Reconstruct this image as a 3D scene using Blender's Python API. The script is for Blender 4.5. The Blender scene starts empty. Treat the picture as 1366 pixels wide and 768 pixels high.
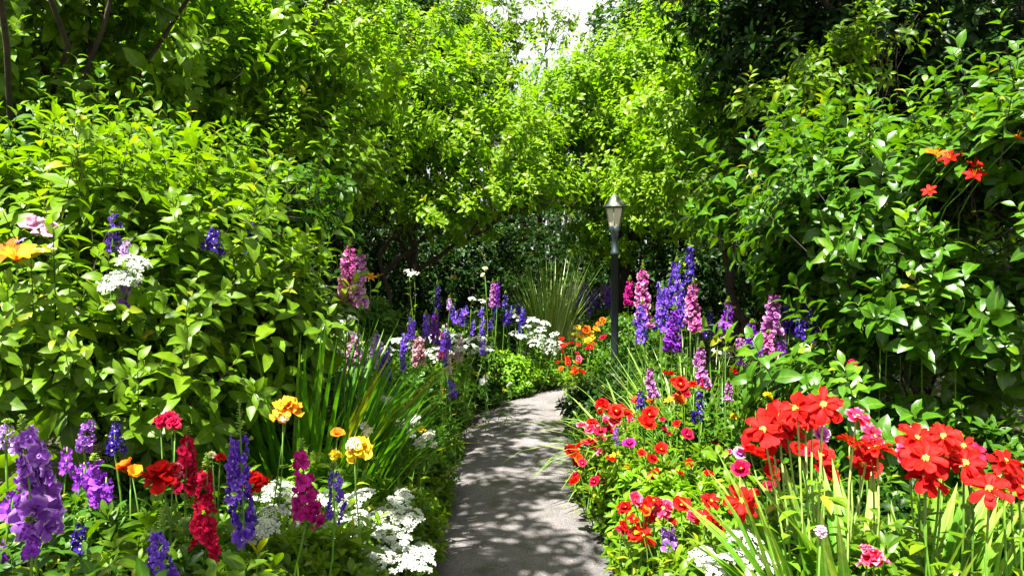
import bpy, math, random
import numpy as np
R = math.radians
C = bpy.context.scene.collection
rng = np.random.default_rng(7)
random.seed(7)

# ------------------------------------------------------------------ camera, sky, sun
F = 1062.0; CX = 683.0; HY = 354.0; EYE = 1.6
cd = bpy.data.cameras.new('camera'); cam = bpy.data.objects.new('camera', cd); C.objects.link(cam)
cam.location = (0, 0, EYE); cam.rotation_euler = (R(90), 0, 0)
cd.sensor_width = 36; cd.lens = 36 * F / 1366; cd.shift_y = -30 / 1366
cd.clip_start = .05; cd.clip_end = 500
bpy.context.scene.camera = cam
SUN_EL, SUN_AZ = 66, -152      # azimuth measured from +Y towards +X; 
EXPO = 2.42
w = bpy.data.worlds.new('World'); bpy.context.scene.world = w; w.use_nodes = True
nt = w.node_tree; nt.nodes.clear()
sk = nt.nodes.new('ShaderNodeTexSky'); sk.sky_type = 'NISHITA'; sk.sun_disc = False
sk.sun_elevation = R(SUN_EL); sk.sun_rotation = R(SUN_AZ)
sk.dust_density = 2.5; sk.air_density = 1.0
bg = nt.nodes.new('ShaderNodeBackground'); bg.inputs[1].default_value = .038
ou = nt.nodes.new('ShaderNodeOutputWorld')
tcw = nt.nodes.new('ShaderNodeTexCoord'); cn = nt.nodes.new('ShaderNodeTexNoise'); cn.inputs['Scale'].default_value = 2.2; cn.inputs['Detail'].default_value = 6
nt.links.new(tcw.outputs['Generated'], cn.inputs['Vector'])
cr_ = nt.nodes.new('ShaderNodeMapRange'); nt.links.new(cn.outputs['Fac'], cr_.inputs[0]); cr_.inputs[1].default_value = .25; cr_.inputs[2].default_value = .42
cm = nt.nodes.new('ShaderNodeMix'); cm.data_type = 'RGBA'; nt.links.new(cr_.outputs[0], cm.inputs[0]); nt.links.new(sk.outputs[0], cm.inputs[6]); cm.inputs[7].default_value = (6.5, 6.6, 6.4, 1)
nt.links.new(cm.outputs[2], bg.inputs[0]); nt.links.new(bg.outputs[0], ou.inputs[0])
sd = bpy.data.lights.new('sun', 'SUN'); sd.energy = 5; sd.angle = R(.6); sd.color = (1, .96, .88)
sun = bpy.data.objects.new('sun', sd); C.objects.link(sun)
sun.rotation_euler = (R(90 - SUN_EL), 0, R(180 - SUN_AZ))
sc = bpy.context.scene
sc.view_settings.view_transform = 'Standard'; sc.view_settings.look = 'None'
sc.view_settings.exposure = EXPO; sc.view_settings.gamma = 1
sc.cycles.max_bounces = 6; sc.cycles.diffuse_bounces = 3; sc.cycles.transmission_bounces = 4
sc.cycles.glossy_bounces = 2; sc.cycles.sample_clamp_indirect = 4

def at(px, py, Y):
    return np.array([(px - CX) / F * Y, Y, EYE - (py - HY) / F * Y])

# ------------------------------------------------------------------ mesh accumulators
def nrm(a):
    return a / np.maximum(np.linalg.norm(a, axis=-1, keepdims=True), 1e-9)
class Acc:
    def __init__(s): s.V = []; s.A = []; s.Q = []; s.T = []; s.n = 0; s.mi = 0; s.MQ = []; s.MT = []
    def add(s, V, A, Q, T):
        if len(Q): s.Q.append(np.asarray(Q) + s.n); s.MQ.append(np.full(len(Q), s.mi))
        if len(T): s.T.append(np.asarray(T) + s.n); s.MT.append(np.full(len(T), s.mi))
        s.V.append(V); s.A.append(A); s.n += len(V)
    def build(s, name, mat, parent=None, smooth=True, loc=None):
        if not s.V: return None
        V = np.concatenate(s.V).astype(np.float32)
        if loc is not None: V = V - np.asarray(loc, np.float32)
        A = np.concatenate(s.A).astype(np.float32)
        Q = np.concatenate(s.Q) if s.Q else np.zeros((0, 4), int)
        T = np.concatenate(s.T) if s.T else np.zeros((0, 3), int)
        me = bpy.data.meshes.new(name)
        me.vertices.add(len(V)); me.vertices.foreach_set('co', V.ravel())
        nl = Q.size + T.size
        me.loops.add(nl); me.loops.foreach_set('vertex_index', np.concatenate([Q.ravel(), T.ravel()]).astype(np.int32))
        me.polygons.add(len(Q) + len(T))
        st = np.concatenate([np.arange(len(Q)) * 4, Q.size + np.arange(len(T)) * 3]).astype(np.int32)
        me.polygons.foreach_set('loop_start', st)
        me.polygons.foreach_set('use_smooth', np.full(len(Q) + len(T), smooth))
        me.update(calc_edges=True)
        at_ = me.attributes.new('v', 'FLOAT_COLOR', 'POINT')
        A4 = np.concatenate([A, np.ones((len(A), 1), np.float32)], 1)
        at_.data.foreach_set('color', A4.ravel())
        for m_ in (mat if isinstance(mat, (list, tuple)) else [mat]): me.materials.append(m_)
        if isinstance(mat, (list, tuple)): me.polygons.foreach_set('material_index', np.concatenate(s.MQ + s.MT).astype(np.int32))
        o = bpy.data.objects.new(name, me); C.objects.link(o)
        if parent is not None: o.parent = parent
        return o

LEAF = [(0, 0), (.22, .72), (.48, 1), (.76, .62), (1, 0)]
LEAF_LO = [(0, 0), (.42, 1), (1, 0)]
LEAF_N = [(0, .12), (.3, .8), (.6, .95), (.85, .5), (1, 0)]
STRAP = [(0, .7), (.2, .9), (.4, 1), (.6, .9), (.8, .6), (1, 0)]
BROAD = [(0, .35), (.18, .7), (.4, 1), (.62, .95), (.82, .55), (1, 0)]
GRASS = [(0, .8), (.33, 1), (.66, .8), (1, 0)]
PETAL = [(0, .18), (.35, .7), (.7, 1), (.93, .75), (1, .3)]
PETAL_LO = [(0, .25), (.65, 1), (1, .35)]
PETAL_R = [(0, .2), (.3, .8), (.6, 1.1), (.85, 1.05), (1, .6)]
TEPAL = [(0, .25), (.3, .7), (.6, 1), (.85, .6), (1, 0)]
BELL = [(0, .7), (.5, 1), (.8, 1.25), (1, .9)]

def blades(acc, P, D, U, L, W, bend, prof, fold=.25, var=None, ruffle=0.):
    P = np.atleast_2d(P).astype(float); N = len(P)
    D = nrm(np.broadcast_to(D, (N, 3)).astype(float)); U = np.broadcast_to(U, (N, 3)).astype(float)
    S = nrm(np.cross(D, U)); U = np.cross(S, D)
    L = np.broadcast_to(L, (N,)).astype(float); W = np.broadcast_to(W, (N,)).astype(float)
    b = np.broadcast_to(bend, (N,)).astype(float); b = np.where(np.abs(b) < 1e-3, 1e-3, b)
    if var is None: var = rng.random(N)
    vs = []; at_ = []; rows = []; k = 0
    for (u, wd) in prof:
        c = (np.sin(b * u) / b * L)[:, None] * D - ((1 - np.cos(b * u)) / b * L)[:, None] * U
        n = np.cos(b * u)[:, None] * U + np.sin(b * u)[:, None] * D
        if wd == 0:
            vs.append(P + c); at_.append((u, 0)); rows.append([k]); k += 1
        else:
            h = (wd * W / 2)[:, None]
            for s in (-1, 0, 1):
                p = P + c + S * h * s + n * h * fold * abs(s)
                if ruffle and u > .2: p = p + n * (rng.normal(0, ruffle, (N, 1)) * L[:, None])
                vs.append(p); at_.append((u, abs(s)))
            rows.append([k, k + 1, k + 2]); k += 3
    V = np.stack(vs, 1); nv = k
    A = np.empty((N, nv, 3)); A[:, :, 0] = np.asarray(var)[:, None]
    for i, (u, s) in enumerate(at_): A[:, i, 1] = u; A[:, i, 2] = s
    q = []; t = []
    for a, c in zip(rows[:-1], rows[1:]):
        if len(a) == 3 and len(c) == 3: q += [(a[0], a[1], c[1], c[0]), (a[1], a[2], c[2], c[1])]
        elif len(a) == 1 and len(c) == 3: t += [(a[0], c[1], c[0]), (a[0], c[2], c[1])]
        elif len(a) == 3: t += [(a[0], a[1], c[0]), (a[1], a[2], c[0])]
    off = (np.arange(N) * nv)[:, None, None]
    Q = (np.array(q)[None] + off).reshape(-1, 4) if q else []
    T = (np.array(t)[None] + off).reshape(-1, 3) if t else []
    acc.add(V.reshape(-1, 3), A.reshape(-1, 3), Q, T)

def tube(acc, pts, rad, sides=6, var=None, cap=True):
    pts = np.asarray(pts, float); n = len(pts)
    rad = np.broadcast_to(rad, (n,)) if np.ndim(rad) else np.full(n, rad)
    tg = nrm(np.gradient(pts, axis=0)); ref = np.array([.31, .95, .1])
    if abs(tg[0] @ nrm(ref)) > .9: ref = np.array([1, .1, .2])
    a = nrm(np.cross(tg, ref)); b = np.cross(tg, a)
    th = np.arange(sides) * 2 * math.pi / sides
    V = pts[:, None] + rad[:, None, None] * (a[:, None] * np.cos(th)[None, :, None] + b[:, None] * np.sin(th)[None, :, None])
    V = V.reshape(-1, 3); v = rng.random() if var is None else var
    A = np.zeros((n * sides, 3)); A[:, 0] = v; A[:, 1] = np.repeat(np.linspace(0, 1, n), sides)
    i = np.arange(n - 1)[:, None] * sides; j = np.arange(sides)[None]; j2 = (j + 1) % sides
    Q = np.stack([i + j, i + j2, i + sides + j2, i + sides + j], -1).reshape(-1, 4)
    T = []
    if cap:
        V = np.concatenate([V, pts[-1:]]); A = np.concatenate([A, A[-1:]])
        k = n * sides; T = [((n - 1) * sides + a_, (n - 1) * sides + (a_ + 1) % sides, k) for a_ in range(sides)]
    acc.add(V, A, Q, T)

def twigs(acc, P0, P1, r):           # many thin straight three-sided sticks at once
    N = len(P0); d = nrm(P1 - P0); a = nrm(np.cross(d, rng.normal(size=(N, 3)))); b = np.cross(d, a)
    V = []
    for p, k in ((P0, 1.), (P1, .5)):
        for j in range(3):
            t = j * 2.0944
            V.append(p + np.reshape(r, (-1, 1)) * k * (a * math.cos(t) + b * math.sin(t)))
    V = np.stack(V, 1).reshape(-1, 3)
    A = np.zeros((len(V), 3)); A[:, 0] = np.repeat(rng.random(N), 6)
    off = (np.arange(N) * 6)[:, None, None]
    Q = (np.array([(0, 1, 4, 3), (1, 2, 5, 4), (2, 0, 3, 5)])[None] + off).reshape(-1, 4)
    acc.add(V, A, Q, [])

def curve(p0, p1, sag=.0, n=7, jit=0.):
    p0 = np.asarray(p0, float); p1 = np.asarray(p1, float); t = np.linspace(0, 1, n)[:, None]
    m = np.zeros(3); m[2] = sag
    q = p0 * (1 - t) + p1 * t + m * (4 * t * (1 - t))
    if jit:
        j = rng.normal(0, jit, (n, 3)); j[0] = 0; j[-1] = 0; q += j
    return q

def frame(A):
    ref = np.where(np.abs(A[:, 2:3]) > .9, np.array([[1., 0, 0]]), np.array([[0, 0, 1.]]))
    a = nrm(np.cross(A, ref)); return a, np.cross(A, a)

def sprigs(acc, tw, P, A, k=7, L=.1, wr=.5, slen=.1, prof=LEAF, droop=(.4, 1.3), a0=35, a1=85, vlo=0, vhi=1, tr=.0015):
    """leafy shoots: leaves spiral round an axis A from P, small and upright at the tip, broad and drooping below"""
    N = len(P); A = nrm(A); a, b = frame(A); ph = rng.random(N) * 6.28
    L = np.broadcast_to(L, (N,)) * rng.uniform(.7, 1.2, N)
    base = rng.uniform(vlo, vhi, N)
    for i in range(k):
        t = i / max(k - 1, 1)                       # 0 base .. 1 tip
        th = ph + i * 2.4 + rng.normal(0, .25, N)
        rad = a * np.cos(th)[:, None] + b * np.sin(th)[:, None]
        al = np.radians(a1 + (a0 - a1) * t + rng.normal(0, 9, N))[:, None]
        D = A * np.cos(al) + rad * np.sin(al)
        U = A * np.sin(al) - rad * np.cos(al) + rng.normal(0, .25, (N, 3))
        pos = P + A * (slen * (.25 + .75 * t))
        sz = L * (1 - .5 * t ** 2) * rng.uniform(.75, 1.15, N)
        v = np.clip(base * .7 + .3 * rng.random(N) + .12 * (t - .5), 0, 1)
        blades(acc, pos, D, U, sz, sz * wr * rng.uniform(.85, 1.15, N), rng.uniform(*droop, N), prof, .28, v)
    if tw is not None: twigs(tw, P - A * .02, P + A * slen, np.full(N, tr))

def rosette(acc, P, A, n, L, wr, ang, bend, prof, fold=.2, ruffle=0., jit=.08, var=None):
    """n petals round axis A at P, ang = angle of petals from the axis in degrees"""
    P = np.atleast_2d(P).astype(float); N = len(P); A = nrm(np.broadcast_to(A, (N, 3)).astype(float)); a, b = frame(A); ph = rng.random(N) * 6.28
    L = np.broadcast_to(L, (N,)).astype(float); vv = rng.random(N) if var is None else np.broadcast_to(var, (N,))
    for i in range(n):
        th = ph + i * 2 * math.pi / n + rng.normal(0, jit, N)
        rad = a * np.cos(th)[:, None] + b * np.sin(th)[:, None]
        al = np.radians(ang + rng.normal(0, 6, N))[:, None]
        D = A * np.cos(al) + rad * np.sin(al); U = A * np.sin(al) - rad * np.cos(al)
        s = L * rng.uniform(.85, 1.1, N)
        blades(acc, P, D, U, s, s * wr, bend, prof, fold, np.clip(vv * .75 + .25 * rng.random(N), 0, 1), ruffle)

def ball(acc, c, A, r, h, rings=4, sides=9, bump=.0):
    A = nrm(np.atleast_2d(np.asarray(A, float))); a, b = frame(A); A = A[0]; a = a[0]; b = b[0]
    V = [c + A * h]; 
    for i in range(1, rings + 1):
        f = i / rings * 1.7
        for j in range(sides):
            t = j * 6.2832 / sides
            rr = r * math.sin(min(f, 1.5708)) * (1 + (rng.random() - .5) * bump)
            V.append(c + A * h * math.cos(f) + rr * (a * math.cos(t) + b * math.sin(t)))
    T = [(0, 1 + j, 1 + (j + 1) % sides) for j in range(sides)]
    Q = [(1 + (i - 1) * sides + j, 1 + i * sides + j, 1 + i * sides + (j + 1) % sides, 1 + (i - 1) * sides + (j + 1) % sides) for i in range(1, rings) for j in range(sides)]
    V = np.array(V); At = np.zeros((len(V), 3)); At[:, 0] = rng.random(len(V)); acc.add(V, At, Q, T)

# ------------------------------------------------------------------ materials
MATS = {}
def ramp(nt, fac, cols):
    r = nt.nodes.new('ShaderNodeValToRGB'); nt.links.new(fac, r.inputs[0])
    e = r.color_ramp.elements
    while len(e) < len(cols): e.new(.5)
    for i, (p, c) in enumerate(cols): e[i].position = p; e[i].color = (*c, 1)
    return r.outputs[0]
def mixc(nt, f, a, b, mode='MIX'):
    m = nt.nodes.new('ShaderNodeMix'); m.data_type = 'RGBA'; m.blend_type = mode
    for s, v in ((0, f), (6, a), (7, b)):
        if hasattr(v, 'is_linked') or hasattr(v, 'links'): nt.links.new(v, m.inputs[s])
        else: m.inputs[s].default_value = v if s == 0 else (*v, 1)
    return m.outputs[2]
def blade_mat(name, cols, ribs=0, tip=None, tipw=.35, vein=None, trans=.42, rough=.42, spec=.3, tmul=(1.35, 1.35, .4), ntz=35, nta=.25, crimp=.25):
    """leaf or petal: a colour per blade, a different colour towards tip or midrib, light passing through"""
    if name in MATS: return MATS[name]
    m = bpy.data.materials.new(name); m.use_nodes = True; t = m.node_tree; t.nodes.clear()
    at_ = t.nodes.new('ShaderNodeAttribute'); at_.attribute_name = 'v'
    sp = t.nodes.new('ShaderNodeSeparateColor'); t.links.new(at_.outputs['Color'], sp.inputs[0])
    col = ramp(t, sp.outputs[0], cols)
    if tip is not None:
        f = t.nodes.new('ShaderNodeMapRange'); t.links.new(sp.outputs[1], f.inputs[0])
        f.inputs[1].default_value = 1 - tipw * 2; f.inputs[2].default_value = 1
        col = mixc(t, f.outputs[0], col, tip)
    if vein is not None:
        f = t.nodes.new('ShaderNodeMapRange'); t.links.new(sp.outputs[2], f.inputs[0])
        f.inputs[1].default_value = 0; f.inputs[2].default_value = .16; f.inputs[3].default_value = .6; f.inputs[4].default_value = 0
        col = mixc(t, f.outputs[0], col, vein)
    if ribs:
        a1 = t.nodes.new('ShaderNodeMath'); a1.operation = 'MULTIPLY'; a1.inputs[1].default_value = ribs; t.links.new(sp.outputs[2], a1.inputs[0])
        a2 = t.nodes.new('ShaderNodeMath'); a2.operation = 'SINE'; t.links.new(a1.outputs[0], a2.inputs[0])
        a3 = t.nodes.new('ShaderNodeMapRange'); t.links.new(a2.outputs[0], a3.inputs[0]); a3.inputs[1].default_value = -1; a3.inputs[3].default_value = .84; a3.inputs[4].default_value = 1.08
        c_ = t.nodes.new('ShaderNodeCombineColor'); [t.links.new(a3.outputs[0], c_.inputs[q]) for q in range(3)]
        col = mixc(t, 1., col, c_.outputs[0], 'MULTIPLY')
    tc = t.nodes.new('ShaderNodeTexCoord')
    nz = t.nodes.new('ShaderNodeTexNoise'); nz.inputs['Scale'].default_value = ntz; nz.inputs['Detail'].default_value = 3
    t.links.new(tc.outputs['Object'], nz.inputs['Vector'])
    mr = t.nodes.new('ShaderNodeMapRange'); t.links.new(nz.outputs['Fac'], mr.inputs[0])
    mr.inputs[1].default_value = .3; mr.inputs[2].default_value = .7
    mr.inputs[3].default_value = 1 - nta; mr.inputs[4].default_value = 1 + nta * .6
    cb = t.nodes.new('ShaderNodeCombineColor')
    for i in range(3): t.links.new(mr.outputs[0], cb.inputs[i])
    col = mixc(t, 1., col, cb.outputs[0], 'MULTIPLY')
    pb = t.nodes.new('ShaderNodeBsdfPrincipled'); t.links.new(col, pb.inputs['Base Color'])
    pb.inputs['Roughness'].default_value = rough; pb.inputs['Specular IOR Level'].default_value = spec
    bp = t.nodes.new('ShaderNodeBump'); bp.inputs['Strength'].default_value = crimp; bp.inputs['Distance'].default_value = .004
    t.links.new(nz.outputs['Fac'], bp.inputs['Height']); t.links.new(bp.outputs[0], pb.inputs['Normal'])
    tr = t.nodes.new('ShaderNodeBsdfTranslucent')
    tcol = mixc(t, 1., col, tmul, 'MULTIPLY')
    mm = [x for x in t.nodes if x.type == 'MIX'][-1]; mm.clamp_result = False
    t.links.new(tcol, tr.inputs[0])
    mx = t.nodes.new('ShaderNodeMixShader'); mx.inputs[0].default_value = trans
    t.links.new(pb.outputs[0], mx.inputs[1]); t.links.new(tr.outputs[0], mx.inputs[2])
    o = t.nodes.new('ShaderNodeOutputMaterial'); t.links.new(mx.outputs[0], o.inputs[0])
    MATS[name] = m; return m
def solid(name, col, rough=.6, metal=0., nscale=8, namt=.3, bump=.3, dist=.01, trans=0, emit=None, spec=.5):
    if name in MATS: return MATS[name]
    m = bpy.data.materials.new(name); m.use_nodes = True; t = m.node_tree
    pb = t.nodes['Principled BSDF']; tc = t.nodes.new('ShaderNodeTexCoord')
    nz = t.nodes.new('ShaderNodeTexNoise'); nz.inputs['Scale'].default_value = nscale; nz.inputs['Detail'].default_value = 6
    t.links.new(tc.outputs['Object'], nz.inputs['Vector'])
    c = ramp(t, nz.outputs['Fac'], [(.3, tuple(x * (1 - namt) for x in col)), (.7, tuple(min(1, x * (1 + namt)) for x in col))])
    t.links.new(c, pb.inputs['Base Color']); pb.inputs['Roughness'].default_value = rough; pb.inputs['Metallic'].default_value = metal
    pb.inputs['Specular IOR Level'].default_value = spec
    if trans: pb.inputs['Transmission Weight'].default_value = trans
    b = t.nodes.new('ShaderNodeBump'); b.inputs['Strength'].default_value = bump; b.inputs['Distance'].default_value = dist
    t.links.new(nz.outputs['Fac'], b.inputs['Height']); t.links.new(b.outputs[0], pb.inputs['Normal'])
    MATS[name] = m; return m

def green(name, a, b, c, **k):
    return blade_mat(name, [(0, a), (.5, b), (.8, b), (.93, c), (.985, (.25, .25, .015))] if name.startswith('leaf') and k.get('ribs', 0) == 0 else [(0, a), (.55, b), (.85, b), (1, c)], **k)
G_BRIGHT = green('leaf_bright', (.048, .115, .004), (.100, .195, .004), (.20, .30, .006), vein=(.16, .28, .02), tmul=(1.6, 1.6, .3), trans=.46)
G_SUN = green('leaf_sunlit', (.085, .19, .004), (.145, .26, .005), (.25, .35, .008), vein=(.2, .3, .02), tmul=(1.35, 1.55, .3), trans=.5)  # brighter leaf copy: sunlight on the middle trees put into the colour
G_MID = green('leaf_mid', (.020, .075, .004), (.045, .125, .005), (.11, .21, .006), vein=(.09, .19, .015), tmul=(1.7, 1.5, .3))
G_DARK_SHADE = green('leaf_dark_shade', (.005, .020, .002), (.010, .036, .003), (.028, .08, .005), vein=(.04, .10, .01), trans=.35, spec=.15)  # dark leaves; shade on the right tree and back bushes put into the colour
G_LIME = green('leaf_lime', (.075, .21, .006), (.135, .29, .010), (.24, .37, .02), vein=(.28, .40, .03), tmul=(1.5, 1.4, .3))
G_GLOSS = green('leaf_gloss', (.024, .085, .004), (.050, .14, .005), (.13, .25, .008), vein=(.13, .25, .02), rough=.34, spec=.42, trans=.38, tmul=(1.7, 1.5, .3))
G_BLADE = green('leaf_blade', (.040, .14, .008), (.075, .22, .010), (.18, .34, .04), vein=(.10, .24, .02), rough=.4, tmul=(1.4, 1.4, .3))
G_HOSTA = green('leaf_hosta', (.08, .24, .015), (.13, .31, .02), (.30, .44, .07), vein=(.3, .44, .1), tip=(.26, .36, .06), tipw=.1, ribs=22, tmul=(1.3, 1.3, .4), rough=.5)
G_VARIE = green('leaf_variegated', (.14, .28, .03), (.26, .40, .08), (.62, .68, .40), rough=.4, tmul=(1.2, 1.2, .5))
G_STEM = green('stem_green', (.06, .14, .015), (.09, .20, .02), (.13, .24, .03), trans=.0)
G_PALE = green('stem_pale', (.16, .26, .05), (.22, .32, .07), (.30, .38, .10), trans=.0)
G_BUD = green('bud_green', (.12, .24, .03), (.22, .34, .05), (.42, .50, .14), trans=.3)
BARK = solid('bark', (.032, .021, .015), .9, nscale=14, namt=.5, bump=.8, dist=.02)
TWIG = solid('twig_brown', (.08, .05, .03), .85, nscale=30, namt=.4)

def petal(name, a, b, tip=None, trans=.35, **k):
    k.setdefault('tmul', (1.1, 1.1, 1.1))
    return blade_mat('petal_' + name, [(0, a), (1, b)], tip=tip, trans=trans, rough=.6, spec=.12, ntz=90, nta=.3, **k)
PET = dict(
    violet=petal('violet', (.035, .008, .26), (.20, .07, .66), tip=(.30, .16, .75), tipw=.15),
    indigo=petal('indigo', (.018, .006, .14), (.08, .03, .42)),
    purple=petal('purple', (.17, .015, .36), (.36, .08, .62)),
    mauve=petal('mauve', (.13, .02, .32), (.36, .12, .58), tip=(.56, .33, .72), tipw=.12),
    lavender=petal('lavender', (.34, .15, .56), (.58, .34, .74), tip=(.66, .5, .78), tipw=.2),
    magenta=petal('magenta', (.40, .008, .16), (.62, .03, .34)),
    orchid=petal('orchid', (.34, .04, .34), (.60, .18, .56), tip=(.7, .42, .68), tipw=.2),
    pink=petal('pink', (.50, .03, .30), (.70, .14, .48), tip=(.80, .40, .64), tipw=.2),
    palepink=petal('palepink', (.56, .26, .44), (.76, .50, .66)),
    dusty=petal('dusty', (.42, .20, .26), (.62, .38, .40)),
    crimson=petal('crimson', (.30, .002, .02), (.56, .006, .06)),
    red=petal('red', (.34, .001, .002), (.66, .010, .004), vein=(.30, .001, .001)),
    redpink=petal('redpink', (.55, .004, .04), (.72, .03, .10), tip=(.80, .24, .36), tipw=.12),
    orange=petal('orange', (.62, .06, .004), (.80, .17, .008)),
    amber=petal('amber', (.70, .22, .008), (.80, .38, .02)),
    yellow=petal('yellow', (.72, .44, .01), (.80, .58, .03)),
    cream=petal('cream', (.82, .72, .40), (.85, .80, .58)),
    white=petal('white', (.34, .40, .28), (.56, .60, .50), tip=(.66, .68, .62)),
    maroon=petal('maroon', (.16, .006, .05), (.30, .012, .10)),
)
YEL = solid('pollen_yellow', (.75, .45, .03), .8, nscale=90, namt=.35, bump=.8, dist=.003)

# ------------------------------------------------------------------ things
def thing(name, label, cat, loc, group=None):
    o = bpy.data.objects.new(name, None); C.objects.link(o); o.empty_display_size = .1
    o.location = tuple(float(v) for v in loc); o['label'] = label; o['category'] = cat
    if group: o['group'] = group
    return o
def tag(o, label, cat, group=None):
    o['label'] = label; o['category'] = cat
    if group: o['group'] = group

# ------------------------------------------------------------------ ground and path
PC = np.array([(.06, -3), (.06, 0), (.06, 3), (.05, 5), (.03, 7), (.13, 8.2), (.46, 9.1), (1.1, 10.0), (2.0, 10.7), (3.2, 11.1), (5, 11.4), (8, 11.6)], float)
def path_pts(n=120):
    t = np.linspace(0, len(PC) - 1, n); i = np.clip(t.astype(int), 0, len(PC) - 2); f = (t - i)[:, None]
    p0 = PC[np.clip(i - 1, 0, 99)]; p1 = PC[i]; p2 = PC[i + 1]; p3 = PC[np.clip(i + 2, 0, len(PC) - 1)]
    return .5 * (2 * p1 + (p2 - p0) * f + (2 * p0 - 5 * p1 + 4 * p2 - p3) * f ** 2 + (3 * p1 - p0 - 3 * p2 + p3) * f ** 3)
PP = path_pts(); PW = .50
def path_dist(x, y):
    x = np.atleast_1d(x); y = np.atleast_1d(y)
    return np.min(np.hypot(x[:, None] - PP[None, :, 0], y[:, None] - PP[None, :, 1]), 1)

g = Acc()
xs = np.concatenate([[-200, -60, -25], np.linspace(-12, 12, 61), [25, 60, 200]]); ys = np.concatenate([[-60, -20, -6], np.linspace(-2, 28, 76), [50, 110, 300]])
X, Yg = np.meshgrid(xs, ys); d = path_dist(X.ravel(), Yg.ravel()).reshape(X.shape)
Z = np.where(d > PW + .15, .05 + .03 * np.sin(X * 3.1) * np.cos(Yg * 2.3), -.02)
V = np.stack([X, Yg, Z], -1).reshape(-1, 3); nx = len(xs)
i, j = np.meshgrid(np.arange(len(ys) - 1), np.arange(nx - 1), indexing='ij')
Q = np.stack([i * nx + j, i * nx + j + 1, (i + 1) * nx + j + 1, (i + 1) * nx + j], -1).reshape(-1, 4)
g.add(V, np.zeros((len(V), 3)), Q, [])
SOIL = solid('soil', (.035, .024, .015), .95, nscale=9, namt=.5, bump=1, dist=.05)
o = g.build('ground', SOIL); o['kind'] = 'structure'

def path_mat():
    m = bpy.data.materials.new('asphalt'); m.use_nodes = True; t = m.node_tree; pb = t.nodes['Principled BSDF']
    tc = t.nodes.new('ShaderNodeTexCoord')
    def noise(s, d=5):
        n = t.nodes.new('ShaderNodeTexNoise'); n.inputs['Scale'].default_value = s; n.inputs['Detail'].default_value = d
        t.links.new(tc.outputs['Object'], n.inputs['Vector']); return n.outputs['Fac']
    v = t.nodes.new('ShaderNodeTexVoronoi'); v.inputs['Scale'].default_value = 260; t.links.new(tc.outputs['Object'], v.inputs['Vector'])
    sp = t.nodes.new('ShaderNodeSeparateColor'); t.links.new(v.outputs['Color'], sp.inputs[0])
    c1 = ramp(t, sp.outputs[0], [(0, (.095, .088, .088)), (.55, (.125, .116, .116)), (.88, (.16, .148, .146)), (1, (.36, .34, .33))])
    c2 = ramp(t, noise(2.2), [(.3, (.62, .61, .62)), (.7, (1.02, .99, .98))])
    c = mixc(t, 1., c1, c2, 'MULTIPLY')
    c3 = ramp(t, noise(26, 4), [(.62, (1, 1, 1)), (.7, (.62, .55, .48))])
    c = mixc(t, 1., c, c3, 'MULTIPLY')
    ms = ramp(t, noise(5.5, 7), [(.56, (1, 1, 1)), (.66, (.60, .62, .48))])
    c = mixc(t, 1., c, ms, 'MULTIPLY')
    t.links.new(c, pb.inputs['Base Color']); pb.inputs['Roughness'].default_value = .85
    b = t.nodes.new('ShaderNodeBump'); b.inputs['Strength'].default_value = .7; b.inputs['Distance'].default_value = .004
    t.links.new(v.outputs['Distance'], b.inputs['Height']); t.links.new(b.outputs[0], pb.inputs['Normal'])
    return m
g = Acc(); tg = nrm(np.gradient(PP, axis=0)); nn = np.stack([tg[:, 1], -tg[:, 0]], 1)
rows = []
for k, (s, z) in enumerate(((-1, -.05), (-1, .022), (-.6, .034), (0, .042), (.6, .034), (1, .022), (1, -.05))):
    ww = PW + (.02 * np.sin(np.arange(len(PP)) * 1.7) if abs(s) == 1 else 0)
    p = PP + nn * (s * ww if np.ndim(ww) else s * ww)[..., None] if np.ndim(ww) else PP + nn * s * ww
    rows.append(np.column_stack([p, np.full(len(PP), z)]))
V = np.stack(rows, 1).reshape(-1, 3); m_ = 7
i, j = np.meshgrid(np.arange(len(PP) - 1), np.arange(m_ - 1), indexing='ij')
Q = np.stack([i * m_ + j, i * m_ + j + 1, (i + 1) * m_ + j + 1, (i + 1) * m_ + j], -1).reshape(-1, 4)
g.add(V, np.zeros((len(V), 3)), Q, []); o = g.build('path', path_mat()); o['kind'] = 'structure'

fp = Acc(); n = 700; k_ = rng.integers(8, 95, n); sd_ = np.sign(rng.normal(size=n)) * (1 - rng.random(n) ** 1.8 * .9) * PW * .97
P = PP[k_] + nn[k_] * sd_[:, None] + rng.normal(0, .05, (n, 2)); P = P[path_dist(P[:, 0], P[:, 1]) < PW]; n = len(P)
th_ = rng.random(n) * 6.28; blades(fp, np.column_stack([P, np.full(n, .046)]), np.column_stack([np.cos(th_), np.sin(th_), np.full(n, .1)]), [0, 0, 1], rng.uniform(.008, .022, n), rng.uniform(.006, .012, n), .8, LEAF_LO, .3)
LITTER = blade_mat('litter', [(0, (.10, .05, .02)), (.4, (.25, .16, .06)), (.7, (.20, .22, .05)), (.9, (.6, .5, .4)), (1, (.7, .66, .6))], trans=.2)
o = fp.build('fallen_petals', LITTER); o['kind'] = 'stuff'; o['label'] = 'tiny fallen petals and leaf bits scattered on the path'; o['category'] = 'litter'

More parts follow.
